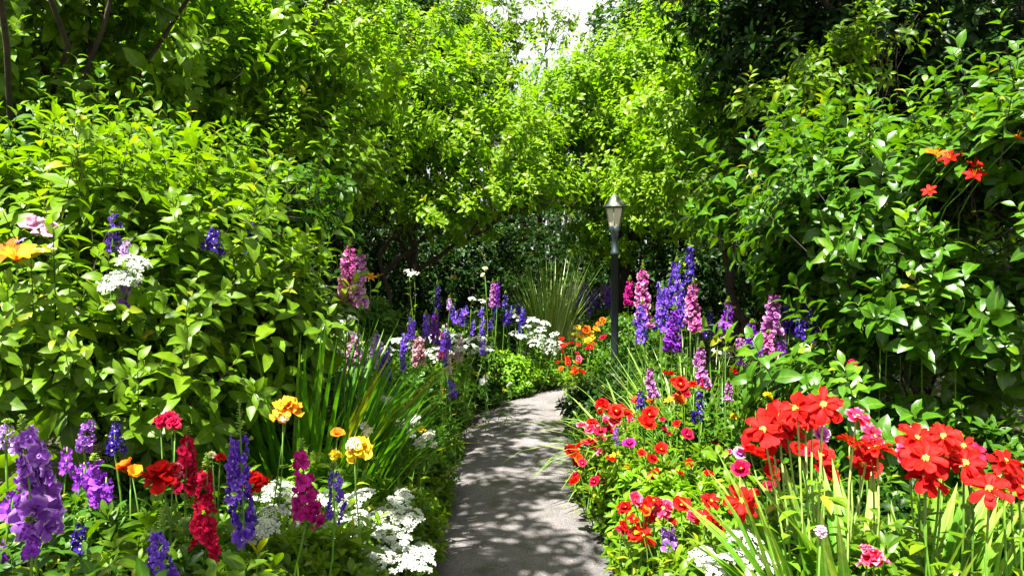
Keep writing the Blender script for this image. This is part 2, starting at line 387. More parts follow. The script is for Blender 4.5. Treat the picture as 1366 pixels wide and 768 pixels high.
# ------------------------------------------------------------------ trees and shrubs
def lump(P, s=1.6, seed=0.):
    x, y, z = P[:, 0] * s + seed, P[:, 1] * s + seed * 1.7, P[:, 2] * s + seed * .6
    return (np.sin(x * 1.3 + np.sin(y * 1.9)) * np.cos(z * 1.7 + np.sin(x * .9)) + .6 * np.sin(y * 2.9 + z * 2.3) * np.cos(x * 2.7 + z))
def fill_blob(c, r, n, shell=.38, gap=-.55, seed=0.):
    u = nrm(rng.normal(size=(n, 3))); rr = rng.random(n) ** shell
    off = u * rr[:, None] * np.asarray(r); P = c + off
    keep = (lump(P * [1, 1, 2.3], 1.9, seed) + .5 * lump(P * [1, 1, 1.8], 4.5, seed) > gap) & (P[:, 2] > .1)
    return P[keep], nrm(off / np.asarray(r) ** 1.0)[keep]

def woody(name, label, cat, base, blobs, leaf, mat, L, wr=.5, k=7, prof=LEAF, trunk_r=.08, stems=1, fork=.4, gap=-.55, slen=.1,
          droop=(.4, 1.3), up=.6, shell=.38, bark=BARK, group=None, a0=35, a1=88, lean=0., limb_r=.35, crownname='crown', vhi=1., shoots=.06, dens=1.15):
    """base (x,y); blobs [(centre xyz, radii xyz, shoots)]"""
    root = thing(name, label, cat, (base[0], base[1], .03), group)
    seed = rng.random() * 50; tk = Acc(); br = Acc(); cr = Acc()
    b0 = np.array([base[0], base[1], -.05])
    cs = np.array([b[0] for b in blobs]); wts = np.array([b[2] for b in blobs], float); mean = (cs * wts[:, None]).sum(0) / wts.sum()
    tops = []
    for s in range(stems):
        o0 = b0 + (np.array([rng.normal(0, .12), rng.normal(0, .08), 0]) if stems > 1 else 0)
        top = b0 * (1 - fork) + mean * fork; top[2] = max(.25, mean[2] * (.35 + fork * .6)); top = top + (np.array([rng.normal(0, .25), rng.normal(0, .2), rng.normal(0, .15)]) if stems > 1 else 0)
        pts = curve(o0, top, 0, 8, .02 + trunk_r * .15); tube(tk, pts, np.linspace(1.25, .72, 8) * trunk_r / math.sqrt(stems), 9); tops.append(pts)
    for bi, (c, r, n) in enumerate(blobs):
        c = np.asarray(c, float); r = np.asarray(r, float)
        pts = tops[bi % stems]; st = pts[-1 - (bi // stems) % 3]
        lr = trunk_r * limb_r
        lp = curve(st, c, rng.uniform(-.1, .25) * np.linalg.norm(c - st) * .3, 9, .03 * np.linalg.norm(c - st) ** .5); tube(br, lp, np.linspace(1, .4, 9) * lr, 7)
        for q in range(7):
            u = nrm(rng.normal(size=3) + np.array([0, 0, .3])); e = c + u * r * rng.uniform(.55, .9); s2 = lp[rng.integers(4, 9)]
            sp = curve(s2, e, rng.uniform(-.05, .2) * np.linalg.norm(e - s2), 7, .02); tube(br, sp, np.linspace(.42, .12, 7) * lr, 5)
            for q2 in range(3):
                e2 = sp[rng.integers(2, 7)] + nrm(rng.normal(size=3)) * r * .35
                tube(br, curve(sp[rng.integers(2, 6)], e2, .02, 4, .01), np.linspace(.2, .07, 4) * lr, 4)
        P, O = fill_blob(c, r, int(n * dens), shell, gap, seed)
        A = nrm(O * .7 + np.array([0, 0, up]) + rng.normal(0, .28, (len(P), 3)))
        sprigs(cr, br, P, A, k, L, wr, slen, prof, droop, a0, a1, 0, vhi, tr=.002)
        if prof is LEAF:                       # longer leafy shoots that break the outline
            ns = max(4, int(n * shoots)); u = nrm(rng.normal(size=(ns * 3, 3)) + [0, -.4, .35]); P = c + u * r * rng.uniform(.85, 1.05, (ns * 3, 1)); P = P[(lump(P * [1, 1, 2.3], 1.9, seed) > -.2)][:ns]
            if len(P):
                A = nrm((P - c) / r * .5 + [0, 0, .75] + rng.normal(0, .3, P.shape)); sprigs(cr, br, P, A, 13, L * .95, wr, L * 3.0, prof, droop, a0 - 5, a1, .35, 1, tr=.003)
    loc = np.array(root.location)
    tk.build('trunk', bark, root, loc=loc); br.build('branches', bark, root, loc=loc); cr.build(crownname, mat, root, loc=loc)
    return root
def B(px, py, Y, rx, ry, rz, n): return (at(px, py, Y), (rx, ry, rz), n)

if 1:
    # left side
    woody('broadleaf_tree', 'tall broadleaf tree at the left edge with dark upright stems', 'tree', (-3.9, 6.2),
          [B(40, 60, 5.6, 1.1, 1., 1.0, 430), B(-60, 200, 5.4, .9, 1., .9, 260), B(140, 10, 5.6, .7, .6, .4, 170), B(30, 230, 5.4, .8, .7, .5, 230), ((-1.2, .9, 4.6), (.7, .8, .3), 150), ((-1.15, 2.4, 4.7), (.65, .8, .3), 170), ((-1.2, 3.9, 4.9), (.65, .9, .3), 180), ((-1.1, 5.6, 5.1), (.7, .9, .3), 170),  B(-40, -200, 5.0, .8, .8, .5, 160)],  # the four boughs in plain coordinates: out of view, added to shade the path
          LEAF, G_BRIGHT, .17, .44, 7, trunk_r=.055, stems=3, gap=-.05, shoots=.12, fork=.5)
    woody('broadleaf_tree', 'leafy tree behind the left shrub with a diagonal bare brown branch', 'tree', (-2.9, 7.6),
          [B(230, 150, 6.8, 1.1, .8, .8, 560), B(330, 60, 7.2, 1.0, .9, .7, 520), B(420, 150, 7.4, .9, .9, .8, 480), B(250, 280, 6.8, 1.0, .7, .45, 260), B(420, 250, 7.2, .6, .6, .4, 200), B(450, -60, 7.2, .8, .7, .35, 200), B(200, 20, 6.6, .8, .8, .6, 260)],
          LEAF, G_SUN, .16, .44, 7, trunk_r=.06, stems=2, gap=.1, shoots=.12, fork=.45)
    woody('ornamental_tree', 'small spreading tree with dark trunk in the middle behind the flowers', 'tree', (-1.45, 11.2),
          [B(540, 150, 10.6, 1.4, 1.1, .8, 800), B(450, 110, 10.4, .9, .9, .8, 420), B(640, 190, 10.4, 1.1, 1., .5, 520), B(700, 270, 10.2, .6, .6, .3, 240), B(480, 260, 10.4, .9, .8, .4, 330), B(620, 290, 10.4, .8, .7, .35, 330), B(560, 60, 11, 1.2, 1., .6, 420)],
          LEAF, G_SUN, .14, .44, 7, trunk_r=.06, stems=3, gap=.1, shoots=.12, fork=.3, limb_r=.62)
    woody('broadleaf_tree', 'bright yellow green tree rising behind the lamp post', 'tree', (1.6, 13.6),
          [B(760, 130, 12.6, 1.0, 1., .8, 520), B(850, 130, 12.6, 1.2, 1., .9, 640), B(800, 220, 12.4, 1.3, 1., .7, 640), B(720, 200, 12.4, .8, .8, .6, 320), B(830, 300, 12.6, 1.0, .8, .6, 360), B(900, 60, 13, .9, .9, .5, 260)],
          LEAF, G_SUN, .15, .46, 7, trunk_r=.1, stems=2, gap=-.2)
    woody('broadleaf_tree', 'lit green tree between the lamp and the large right shrub', 'tree', (3.1, 10.2),
          [B(930, 170, 9.4, 1.0, .8, .7, 520), B(900, 260, 9.4, .8, .7, .5, 320), B(1000, 120, 9.2, .8, .8, .6, 300), B(960, 60, 9.6, .9, .8, .6, 300)],
          LEAF, G_SUN, .14, .46, 7, trunk_r=.08, stems=2, gap=-.15)
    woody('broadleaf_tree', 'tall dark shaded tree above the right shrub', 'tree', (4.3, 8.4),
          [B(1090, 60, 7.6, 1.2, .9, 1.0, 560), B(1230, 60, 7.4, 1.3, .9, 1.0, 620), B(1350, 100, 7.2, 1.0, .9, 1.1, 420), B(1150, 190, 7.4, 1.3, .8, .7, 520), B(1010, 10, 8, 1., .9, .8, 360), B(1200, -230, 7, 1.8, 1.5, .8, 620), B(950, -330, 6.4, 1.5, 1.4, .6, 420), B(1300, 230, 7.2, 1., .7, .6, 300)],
          LEAF, G_DARK_SHADE, .13, .5, 7, trunk_r=.12, stems=2, gap=-.6)
    woody('slender_tree', 'thin sparse sapling with bare forked stems against the sky', 'tree', (-.5, 17),
          [B(655, 60, 16.4, .9, .8, 1.3, 190), B(625, 10, 16.4, .8, .7, .9, 130), B(690, 20, 16.4, .7, .7, .8, 110), B(742, 30, 16.6, .6, .6, .7, 75), B(655, 120, 16.4, .7, .6, .5, 80)],
          LEAF_LO, G_BRIGHT, .17, .46, 6, prof=LEAF_LO, trunk_r=.07, stems=2, gap=-.4, fork=.7)
    woody('young_tree', 'young bright leaved sapling in front of the tall dark tree', 'tree', (2.9, 6.9),
          [B(1110, 95, 6.3, .4, .35, .22, 45), B(1040, 150, 6.4, .4, .35, .15, 36), B(1180, 55, 6.2, .35, .3, .2, 26), B(1080, 190, 6.4, .5, .35, .15, 40)],
          LEAF, G_BRIGHT, .12, .4, 8, trunk_r=.03, stems=2, gap=-.2, slen=.14)
    # background wood: individual trees, far enough that a leaf is a few pixels
    for (px, py, Y, r, n, bx, lab) in [
        (180, -40, 12, 2.4, 1400, 0, 'large dark tree far left behind the lit tree crowns'),
        (440, -40, 15, 2.3, 1200, 0, 'deep green tree behind the small spreading tree'),
        (530, 20, 18, 1.8, 1000, 0, 'distant tree left of the gap of sky'),
        (895, 50, 19, 2.0, 1200, 0, 'distant tree right of the gap of sky'),
        (1000, -30, 15, 2.3, 1200, 0, 'deep green tree behind the bright yellow green tree'),
        (1250, -20, 13, 2.6, 1300, 0, 'tall dark tree at the back of the right side')]:
        x = (px - CX) / F * Y; s = r
        c = at(px, py, Y)
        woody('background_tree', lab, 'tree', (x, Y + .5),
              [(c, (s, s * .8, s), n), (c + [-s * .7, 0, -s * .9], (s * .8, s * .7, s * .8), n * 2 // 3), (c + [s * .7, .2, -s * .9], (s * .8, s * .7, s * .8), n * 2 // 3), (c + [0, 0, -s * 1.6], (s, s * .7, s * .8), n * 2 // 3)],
              LEAF_LO, G_DARK_SHADE if Y < 17 else G_MID, .2, .5, 6, prof=LEAF_LO, trunk_r=.16, gap=-.7, fork=.5, group='background trees')
    for (px, py, Y, rx, rz, n, lab) in [
        (120, 330, 9, 1.6, 1.3, 900, 'dark evergreen bush in shade behind the left shrub'),
        (330, 350, 10, 1.5, 1.1, 800, 'dark evergreen bush in shade below the diagonal branch'),
        (470, 350, 14, 1.8, 1.2, 900, 'dark evergreen bush in shade behind the pink foxglove pair'),
        (620, 350, 15, 1.8, 1.1, 900, 'dark evergreen bush behind the spreading tree trunk'),
        (745, 345, 16.5, 1.6, 1.1, 800, 'dark evergreen bush behind the tall ornamental grass'),
        (880, 350, 15.5, 1.9, 1.2, 900, 'dark evergreen bush behind the lamp post'),
        (1000, 340, 12, 1.6, 1.3, 900, 'dark evergreen bush behind the blue and pink spikes'),
        (1150, 330, 10, 1.6, 1.6, 900, 'dark evergreen bush hidden behind the large right shrub')]:
        c = at(px, py, Y)
        woody('evergreen_bush', lab, 'bush', (c[0], Y), [(c, (rx, .8, rz), n), (c - [0, 0, .6], (rx, .8, .9), n // 2)], LEAF_LO, G_DARK_SHADE, .13, .5, 6, prof=LEAF_LO, trunk_r=.05, stems=3, gap=-1.2, fork=.3, group='dark bushes at the back', crownname='foliage')
    fw = Acc(); n = 9000
    P = np.column_stack([rng.uniform(-22, 22, n), rng.uniform(19, 25, n), 7.5 * rng.random(n) ** 1.1]); P = P[(np.abs(P[:, 0] - .8) > 2.2) | (P[:, 2] < 4.6)]
    sprigs(fw, None, P, nrm(np.array([0, -.6, .6]) + rng.normal(0, .4, (len(P), 3))), 6, .34, .6, .25, LEAF_LO, (.3, 1.1), 30, 85)
    sh = Acc(); m_ = 500; P = np.column_stack([rng.uniform(-22, 22, m_), rng.uniform(20, 25, m_), np.zeros(m_)]); twigs(sh, P, P + np.column_stack([rng.normal(0, .4, m_), rng.normal(0, .3, m_), rng.uniform(3, 7, m_)]), np.full(m_, .07))
    o = fw.build('far_woodland', G_DARK_SHADE); o['kind'] = 'stuff'; o['label'] = 'dark far off woodland closing the view behind the garden'; o['category'] = 'woodland'
    o2 = sh.build('woodland_trunks', BARK, o); 
    # the big shrubs
    woody('shrub', 'large glossy broad leaved shrub filling the right side', 'shrub', (2.35, 4.9),
          [B(1180, 330, 4.5, .75, .6, .55, 420), B(1300, 320, 4.1, .6, .6, .55, 340), B(1085, 320, 4.9, .42, .4, .3, 170), B(1000, 295, 5.3, .34, .3, .2, 80), B(1185, 440, 4.7, .5, .45, .42, 280), B(1280, 450, 4.0, .6, .5, .5, 320), B(1370, 300, 3.6, .4, .5, .6, 220), B(1110, 250, 5.0, .4, .4, .3, 150), B(1240, 560, 4.0, .9, .5, .5, 330), B(1340, 210, 4.2, .35, .4, .3, 110)],
          LEAF, G_GLOSS, .14, .5, 8, trunk_r=.03, stems=4, gap=-.1, dens=1.25, shoots=.13, fork=.3, slen=.12, crownname='foliage')
    woody('shrub', 'bright green shrub with lance shaped leaves across the left side', 'shrub', (-1.75, 3.9),
          [B(220, 380, 4.0, .58, .5, .42, 300), B(100, 400, 3.7, .5, .5, .45, 280), B(310, 395, 4.3, .38, .4, .35, 210), B(230, 480, 3.9, .6, .42, .4, 280), B(60, 500, 3.4, .42, .4, .35, 200), B(20, 340, 3.8, .36, .4, .35, 150), B(300, 320, 4.6, .4, .4, .22, 120), B(345, 478, 4.2, .32, .3, .3, 120), B(150, 310, 4.4, .42, .4, .3, 170), B(120, 570, 3.4, .5, .3, .3, 150)],
          LEAF, G_BRIGHT, .152, .44, 8, trunk_r=.03, stems=4, gap=.0, dens=1.25, shoots=.15, fork=.3, slen=.13, crownname='foliage')
    woody('shrub', 'dense dark leaved shrub behind the violet spike at upper left', 'shrub', (-2.4, 5.3),
          [B(100, 260, 5.0, .8, .5, .5, 330), B(230, 300, 5.2, .7, .5, .45, 300), B(350, 290, 5.6, .6, .5, .35, 230), B(20, 330, 4.6, .6, .5, .6, 260)],
          LEAF, G_MID, .12, .48, 7, trunk_r=.05, stems=3, gap=-.8, fork=.3, crownname='foliage')

# ------------------------------------------------------------------ bed plants
def mound(name, label, cat, px, py, Y, r, mat, L=.09, wr=.42, k=8, n=None, ry=None, prof=LEAF_N, group=None, stemmat=None, droop=(.3, 1.2), slen=.1, a0=25):
    top = at(px, py, Y); h = max(top[2], .14); x = top[0]
    need = PW + r * .72
    if path_dist(x, Y)[0] < need:
        i_ = np.argmin(np.hypot(PP[:, 0] - x, PP[:, 1] - Y)); v_ = np.array([x, Y]) - PP[i_]
        if Y < 8: cx_ = np.interp(Y, PP[:, 1], PP[:, 0]); x = cx_ + math.copysign(need, x - cx_)
        else: q_ = PP[i_] + v_ / max(np.linalg.norm(v_), 1e-3) * need; x, Y = q_[0], q_[1]

    root = thing(name, label, cat, (x, Y, .04), group); loc = np.array([x, Y, .04])
    n = n or int(70 + 330 * r * (h + .3) * (.09 / L) ** 1.5 * 1.3); ry = ry or r * .9
    u = rng.normal(size=(n, 3)); u = nrm(u); u[:, 2] = np.where(u[:, 2] < -.6, -u[:, 2], u[:, 2]); rr = rng.random(n) ** .4
    c = np.array([x, Y, h * .5]); P = c + u * rr[:, None] * np.array([r, ry, h * .5 - .02]); P[:, 2] = np.maximum(P[:, 2] - .03, .05)
    A = nrm(u * np.array([.8, .8, .3]) + np.array([0, 0, .75]) + rng.normal(0, .2, (n, 3)))
    lf = Acc(); st = Acc(); sprigs(lf, st, P - A * slen * .5, A, k, L, wr, slen, prof, droop, a0, 80, tr=.0025)
    m = n // 3; base = np.column_stack([x + (P[:m, 0] - x) * .35, Y + (P[:m, 1] - Y) * .35, np.full(m, .0)])
    twigs(st, base, P[:m], np.full(m, .0035))
    st.build('stems', stemmat or G_STEM, root, loc=loc); lf.build('foliage', mat, root, loc=loc)
    return root

def blade_clump(name, label, cat, px, py, Y, r, n, mat, W=.02, bend=(.3, 1.6), prof=STRAP, lean=(.1, .6), group=None, hvar=.35, fold=.3, arcx=0.):
    top = at(px, py, Y); h = top[2]; x = top[0]; root = thing(name, label, cat, (x, Y, .03), group)
    a = Acc(); th = rng.random(n) * 6.283; rr = np.sqrt(rng.random(n)) * r
    P = np.column_stack([x + rr * np.cos(th) * .6, Y + rr * np.sin(th) * .6, np.full(n, .0)])
    ln = rng.uniform(*lean, n); D = nrm(np.column_stack([np.cos(th) * ln + arcx, np.sin(th) * ln, np.ones(n)]))
    U = nrm(np.column_stack([-np.cos(th), -np.sin(th), ln]) + rng.normal(0, .3, (n, 3)))
    U = -U * 1.0
    b = rng.uniform(*bend, n) 
    L = h * rng.uniform(1 - hvar, 1.12, n) * (1 + .12 * b)
    blades(a, P, D, -U, L, W * rng.uniform(.7, 1.2, n), b, prof, fold)
    a.build('leaves', mat, root, loc=(x, Y, .03)); return root

def stem_path(b, e, py, Y, n=7, jit=.006):
    b = np.asarray(b, float); e = np.asarray(e, float)
    if py < 415 and Y < 4.3:
        k = np.array([e[0], e[1] + .42, max(.1, e[2] - .28)]); b2 = np.array([e[0], e[1] + .5, b[2]])
        return np.vstack([curve(b2, k, 0, 5, jit), curve(k, e, .03, 5, jit)[1:]])
    w_ = np.array([rng.normal(0, .02), rng.normal(0, .02), 0]); t = np.linspace(0, 1, n)[:, None]
    return curve(b, e, 0, n, jit) + np.sin(t * 3.1416) * w_
def stem_leaves(lf, p0, p1, L=.09, n=10, wr=.3, zmin=.0):
    t = rng.uniform(0, 1, n)[:, None]; P = p0 * (1 - t) + p1 * t; th = rng.random(n) * 6.28
    D = np.column_stack([np.cos(th), np.sin(th), rng.uniform(.1, .9, n)]); blades(lf, P, D, [0, 0, 1], L * rng.uniform(.6, 1.1, n), L * wr, rng.uniform(.3, 1.3, n), LEAF_N, .3)

def spike(kind, px, py, pb, Y, col, label, name='foxglove', wpx=None, lean=0, bud=.16, leafmat=None, group=None, col2=None, leaves=14, LL=.1, dens=1.):
    """an upright flower spike from pixel py (tip) down to pb (lowest bloom) at distance Y; its stem goes to the ground"""
    tip = at(px + lean, py, Y); low = at(px, pb, Y); H = np.linalg.norm(tip - low)
    base = np.array([low[0] + rng.normal(0, .03), Y + rng.normal(0, .03), .0]); root = thing(name, label, name.replace('_', ' '), base, group)
    wid = (wpx / F * Y) if wpx else {'fox': .34, 'del': .30, 'glad': .42}[kind] * H
    wid = max(wid, .03)
    axis = nrm(tip - low); pts = np.vstack([stem_path(base, low, py, Y), low + np.outer(np.linspace(.12, 1, 7), tip - low)])
    st = Acc(); sr = .0035 + .0015 * H; tube(st, pts, np.linspace(1.4, .5, len(pts)) * sr, 6); st.build('stem', G_STEM, root, loc=base)
    fl = Acc(); bd = Acc(); lf = Acc()
    if kind == 'fox': n = int(dens * np.clip(H / wid * 17, 24, 90)); s = wid * .42
    elif kind == 'del': n = int(dens * np.clip(H / wid * 13, 20, 75)); s = wid * .36
    else: n = int(dens * np.clip(H / wid * 12, 20, 50)); s = min(wid * .29, H * .16)
    t = (np.arange(n) + rng.random(n) * .8) / n; t = t ** .92 * (1 - bud); th = np.arange(n) * 2.4 + rng.normal(0, .35, n)
    tap = (1.08 - .62 * t ** 1.3) * rng.uniform(.72, 1.15, n)
    keep = rng.random(n) > (.06 if kind == 'fox' else .14); t, th, tap = t[keep], th[keep], tap[keep]; n = len(t)
    bow = np.outer(np.sin(t * 3.1), rng.normal(0, .035 * H, 3) * [1, 1, 0])
    P0 = low + np.outer(t * H, axis) + bow; rad = np.column_stack([np.cos(th), np.sin(th), np.zeros(n)])
    vr = rng.random(n)
    if kind == 'fox':
        A = nrm(rad + np.array([0, 0, -.4]) + rng.normal(0, .22, (n, 3))); P = P0 + rad * (wid * .08)
        rosette(fl, P, A, 5, s * tap, .66, 18, -1.15, BELL, -.25, .05, var=vr)
    elif kind == 'del':
        A = nrm(rad + np.array([0, 0, .05]) + rng.normal(0, .34, (n, 3))); P = P0 + rad * (wid * .24 * tap * rng.uniform(.7, 1.3, n))[:, None]
        rosette(fl, P, A, 5, s * tap * .78, .72, 58, .5, PETAL, .3, .07, .2, var=vr)
        fl.mi = 1; rosette(fl, P + A * s * .12, A, 4, s * tap * .20, .8, 40, .2, PETAL_LO, .2); fl.mi = 0
        m = rng.random(n) < .22; 
        fl.mi = 2
        if m.any(): rosette(fl, P0[m] + rad[m] * wid * .34, nrm(rad[m] + [0, 0, .5]), 4, s * .5, .7, 12, .5, LEAF_N, .3)
        fl.mi = 0
    else:
        A = nrm(rad * np.array([1, 1, 1]) + np.array([0, -.15, .2]) + rng.normal(0, .5, (n, 3))); P = P0 + rad * (wid * .24 * tap * rng.uniform(.6, 1.2, n))[:, None]
        rosette(fl, P, A, 5, s * tap, .86, 60, .9, PETAL_R, .35, .12, .3, var=vr)
        rosette(fl, P + A * s * .08, A, 3, s * tap * .6, .7, 34, -.5, PETAL_R, .35, .14, .3, var=np.clip(vr * .6, 0, 1))
    fl.build('blossoms', [PET[col], PET['cream' if col in ('indigo', 'lavender') else 'lavender'], G_BUD], root, loc=base)
    # green buds above the open flowers
    nb = 14; tb = 1 - bud + bud * np.linspace(0, 1, nb) * 1.05; thb = np.arange(nb) * 2.4; rb = np.column_stack([np.cos(thb), np.sin(thb), np.ones(nb) * .9])
    Pb = low + np.outer(tb * H, axis)
    sz = np.linspace(.20, .09, nb) * min(wid, .07); blades(bd, Pb, rb, [0, 0, 1], sz * 1.6, sz * .9, .8, LEAF_N, .5); blades(bd, Pb, -rb * [1, 1, -1], [0, 0, 1], sz * 1.4, sz * .9, .8, LEAF_N, .5)
    bd.build('bud_tip', G_BUD if kind != 'fox' else PET.get(col2, G_BUD) if col2 else G_BUD, root, loc=base)
    if leaves:
        stem_leaves(lf, pts[1], low - axis * .02, LL, leaves, .34)
        lf.build('foliage', leafmat or G_MID, root, loc=base)
    return root

def head(root, loc, c, A, kind, size, col, mid=True):
    """one flower head as a part; its centre a sub-part"""
    f = Acc(); A = nrm(np.asarray(A, float)); r = size / 2 * rng.uniform(.84, 1.14)
    if kind == 'daisy':
        nn_ = int(rng.integers(7, 10)); rosette(f, c, A, nn_, r, .50, rng.uniform(76, 92), rng.uniform(.3, .9), PETAL, .3, .05, .2); rosette(f, c + A * .004, A, nn_ - 1, r * .8, .46, 66, .5, PETAL, .3, .06, .25)
    elif kind == 'poppy':
        rosette(f, c, A, 5, r, 1.15, 66, .3, PETAL_R, .12, .06); rosette(f, c + A * .002, A, 4, r * .75, 1.1, 46, -.2, PETAL_R, .2, .07)
    elif kind == 'ruffle':
        for q, (m, an) in enumerate(((7, 88), (8, 70), (7, 50), (6, 28))): rosette(f, c + A * r * .10 * q, A, m, r * (1 - .15 * q), .62, an, .5, PETAL_R, .3, .13, .3)
    elif kind == 'lily':
        rosette(f, c, A, 6, r * 1.15, .42, 48, .95, TEPAL, .2, .02)
    elif kind == 'small':
        rosette(f, c, A, 5, r, .9, 72, .3, PETAL, .1, .04)
    elif kind == 'bud':
        rosette(f, c, A, 6, r * 1.5, .9, 14, .7, TEPAL, .3, .0); rosette(f, c, A, 4, r * 1.5, .9, 8, .6, TEPAL, .3, .0)
    o = f.build('flower', PET[col], root, loc=loc)
    if mid and kind in ('daisy', 'poppy', 'small'):
        g_ = Acc(); ball(g_, c + A * .002 - np.asarray(loc) * 0, A, r * (.22 if kind == 'daisy' else .14), r * .14, 3, 8, .2)
        g_.build('flower_centre', YEL, o, loc=loc)
    elif kind == 'lily':
        g_ = Acc(); n = 6; D = A + rng.normal(0, .22, (n, 3)); twigs(g_, np.repeat([c], n, 0), c + nrm(D) * r * .8, np.full(n, .0015)); g_.build('stamens', PET['yellow'], o, loc=loc)
    return o

def heads(name, label, cat, base_px, Y, items, kind, col, size, stemmat=None, foliage=None, group=None, tilt=.45, LL=.09, nl=14, sr=.003, basepy=None, mid=True):
    """a plant with several flower heads at pixel positions: items [(px, py, dY, [col])]"""
    x = (base_px - CX) / F * Y; loc = np.array([x, Y, .03]); root = thing(name, label, cat, loc, group)
    st = Acc(); lf = Acc()
    for it in items:
        px, py, dy = it[:3]; c = at(px, py, Y + dy); cc = it[3] if len(it) > 3 else col; sz = (it[4] if len(it) > 4 else size)
        A = nrm(np.array([rng.normal(0, .42), -tilt + rng.normal(0, .35), 1.]))
        b0 = loc + [(c[0] - x) * .35 + rng.normal(0, .02), dy * .4, 0]
        pts = stem_path(b0, c - A * .008, py, Y + dy); tube(st, pts, np.linspace(1.2, .8, len(pts)) * sr, 5)
        if nl: stem_leaves(lf, pts[1], pts[-2], LL, nl, .34)
        head(root, loc, c, A, kind, sz, cc, mid)
        # calyx
        rosette(lf, c - A * .006, A, 5, sz * .2, .4, 60, -.5, LEAF_LO)
    st.build('stem', stemmat or G_STEM, root, loc=loc)
    if lf.V: lf.build('foliage', foliage or G_MID, root, loc=loc)
    return root

def umbel(label, base_px, Y, items, col='white', size=.10, name='white_phlox', cat='white flowers', group=None, nf=38, nl=14, foliage=None):
    x = (base_px - CX) / F * Y; loc = np.array([x, Y, .03]); root = thing(name, label, cat, loc, group); st = Acc(); lf = Acc()
    for (px, py, dy) in items:
        c = at(px, py, Y + dy); f = Acc(); n = nf; A0 = nrm(np.array([rng.normal(0, .2), -.3 + rng.normal(0, .15), 1.])); a, b = frame(A0[None]); a = a[0]; b = b[0]
        rr = np.sqrt(rng.random(n)); th = rng.random(n) * 6.28; s = size * rng.uniform(.8, 1.15) / 2
        off = (a[None] * (rr * np.cos(th))[:, None] + b[None] * (rr * np.sin(th))[:, None]) * s; P = c + off + A0 * (s * .35 * (1 - rr ** 2))[:, None] + rng.normal(0, s * .06, (n, 3))
        A = nrm(A0 + off / s * .6 + rng.normal(0, .15, (n, 3)))
        rosette(f, P, A, 5, s * .25, .62, 66, .4, PETAL, .2, .06); f.build('flower_cluster', PET[col], root, loc=loc)
        fork = c - A0 * s * 1.1; b0 = loc + [(c[0] - x) * .4, dy * .4, 0]
        pts = stem_path(b0, fork, py, Y + dy); tube(st, pts, .0032, 5); twigs(st, np.repeat([fork], n, 0), P, np.full(n, .0008))
        stem_leaves(lf, pts[1], fork, .1, nl, .34)
    st.build('stem', G_STEM, root, loc=loc); lf.build('foliage', foliage or G_MID, root, loc=loc); return root

# ---- low undergrowth in both beds (nobody could count it)
gc = Acc(); n = 5200
P = np.column_stack([rng.uniform(-5, 5.5, n), rng.uniform(1.4, 16, n), rng.uniform(.03, .22, n)])
dd = path_dist(P[:, 0], P[:, 1]); P = P[dd > PW + .06]; dd = dd[dd > PW + .06]
P[:, 2] *= np.clip((dd - PW) * 2.2, .4, 1.6)
sprigs(gc, None, P, nrm(np.array([0, 0, 1.]) + rng.normal(0, .35, (len(P), 3))), 6, .08, .45, .06, LEAF_N, (.3, 1.2), 30, 85)
o = gc.build('undergrowth', G_MID); o['kind'] = 'stuff'; o['label'] = 'low leafy undergrowth covering the soil of the beds'; o['category'] = 'undergrowth'

exec_tables = True
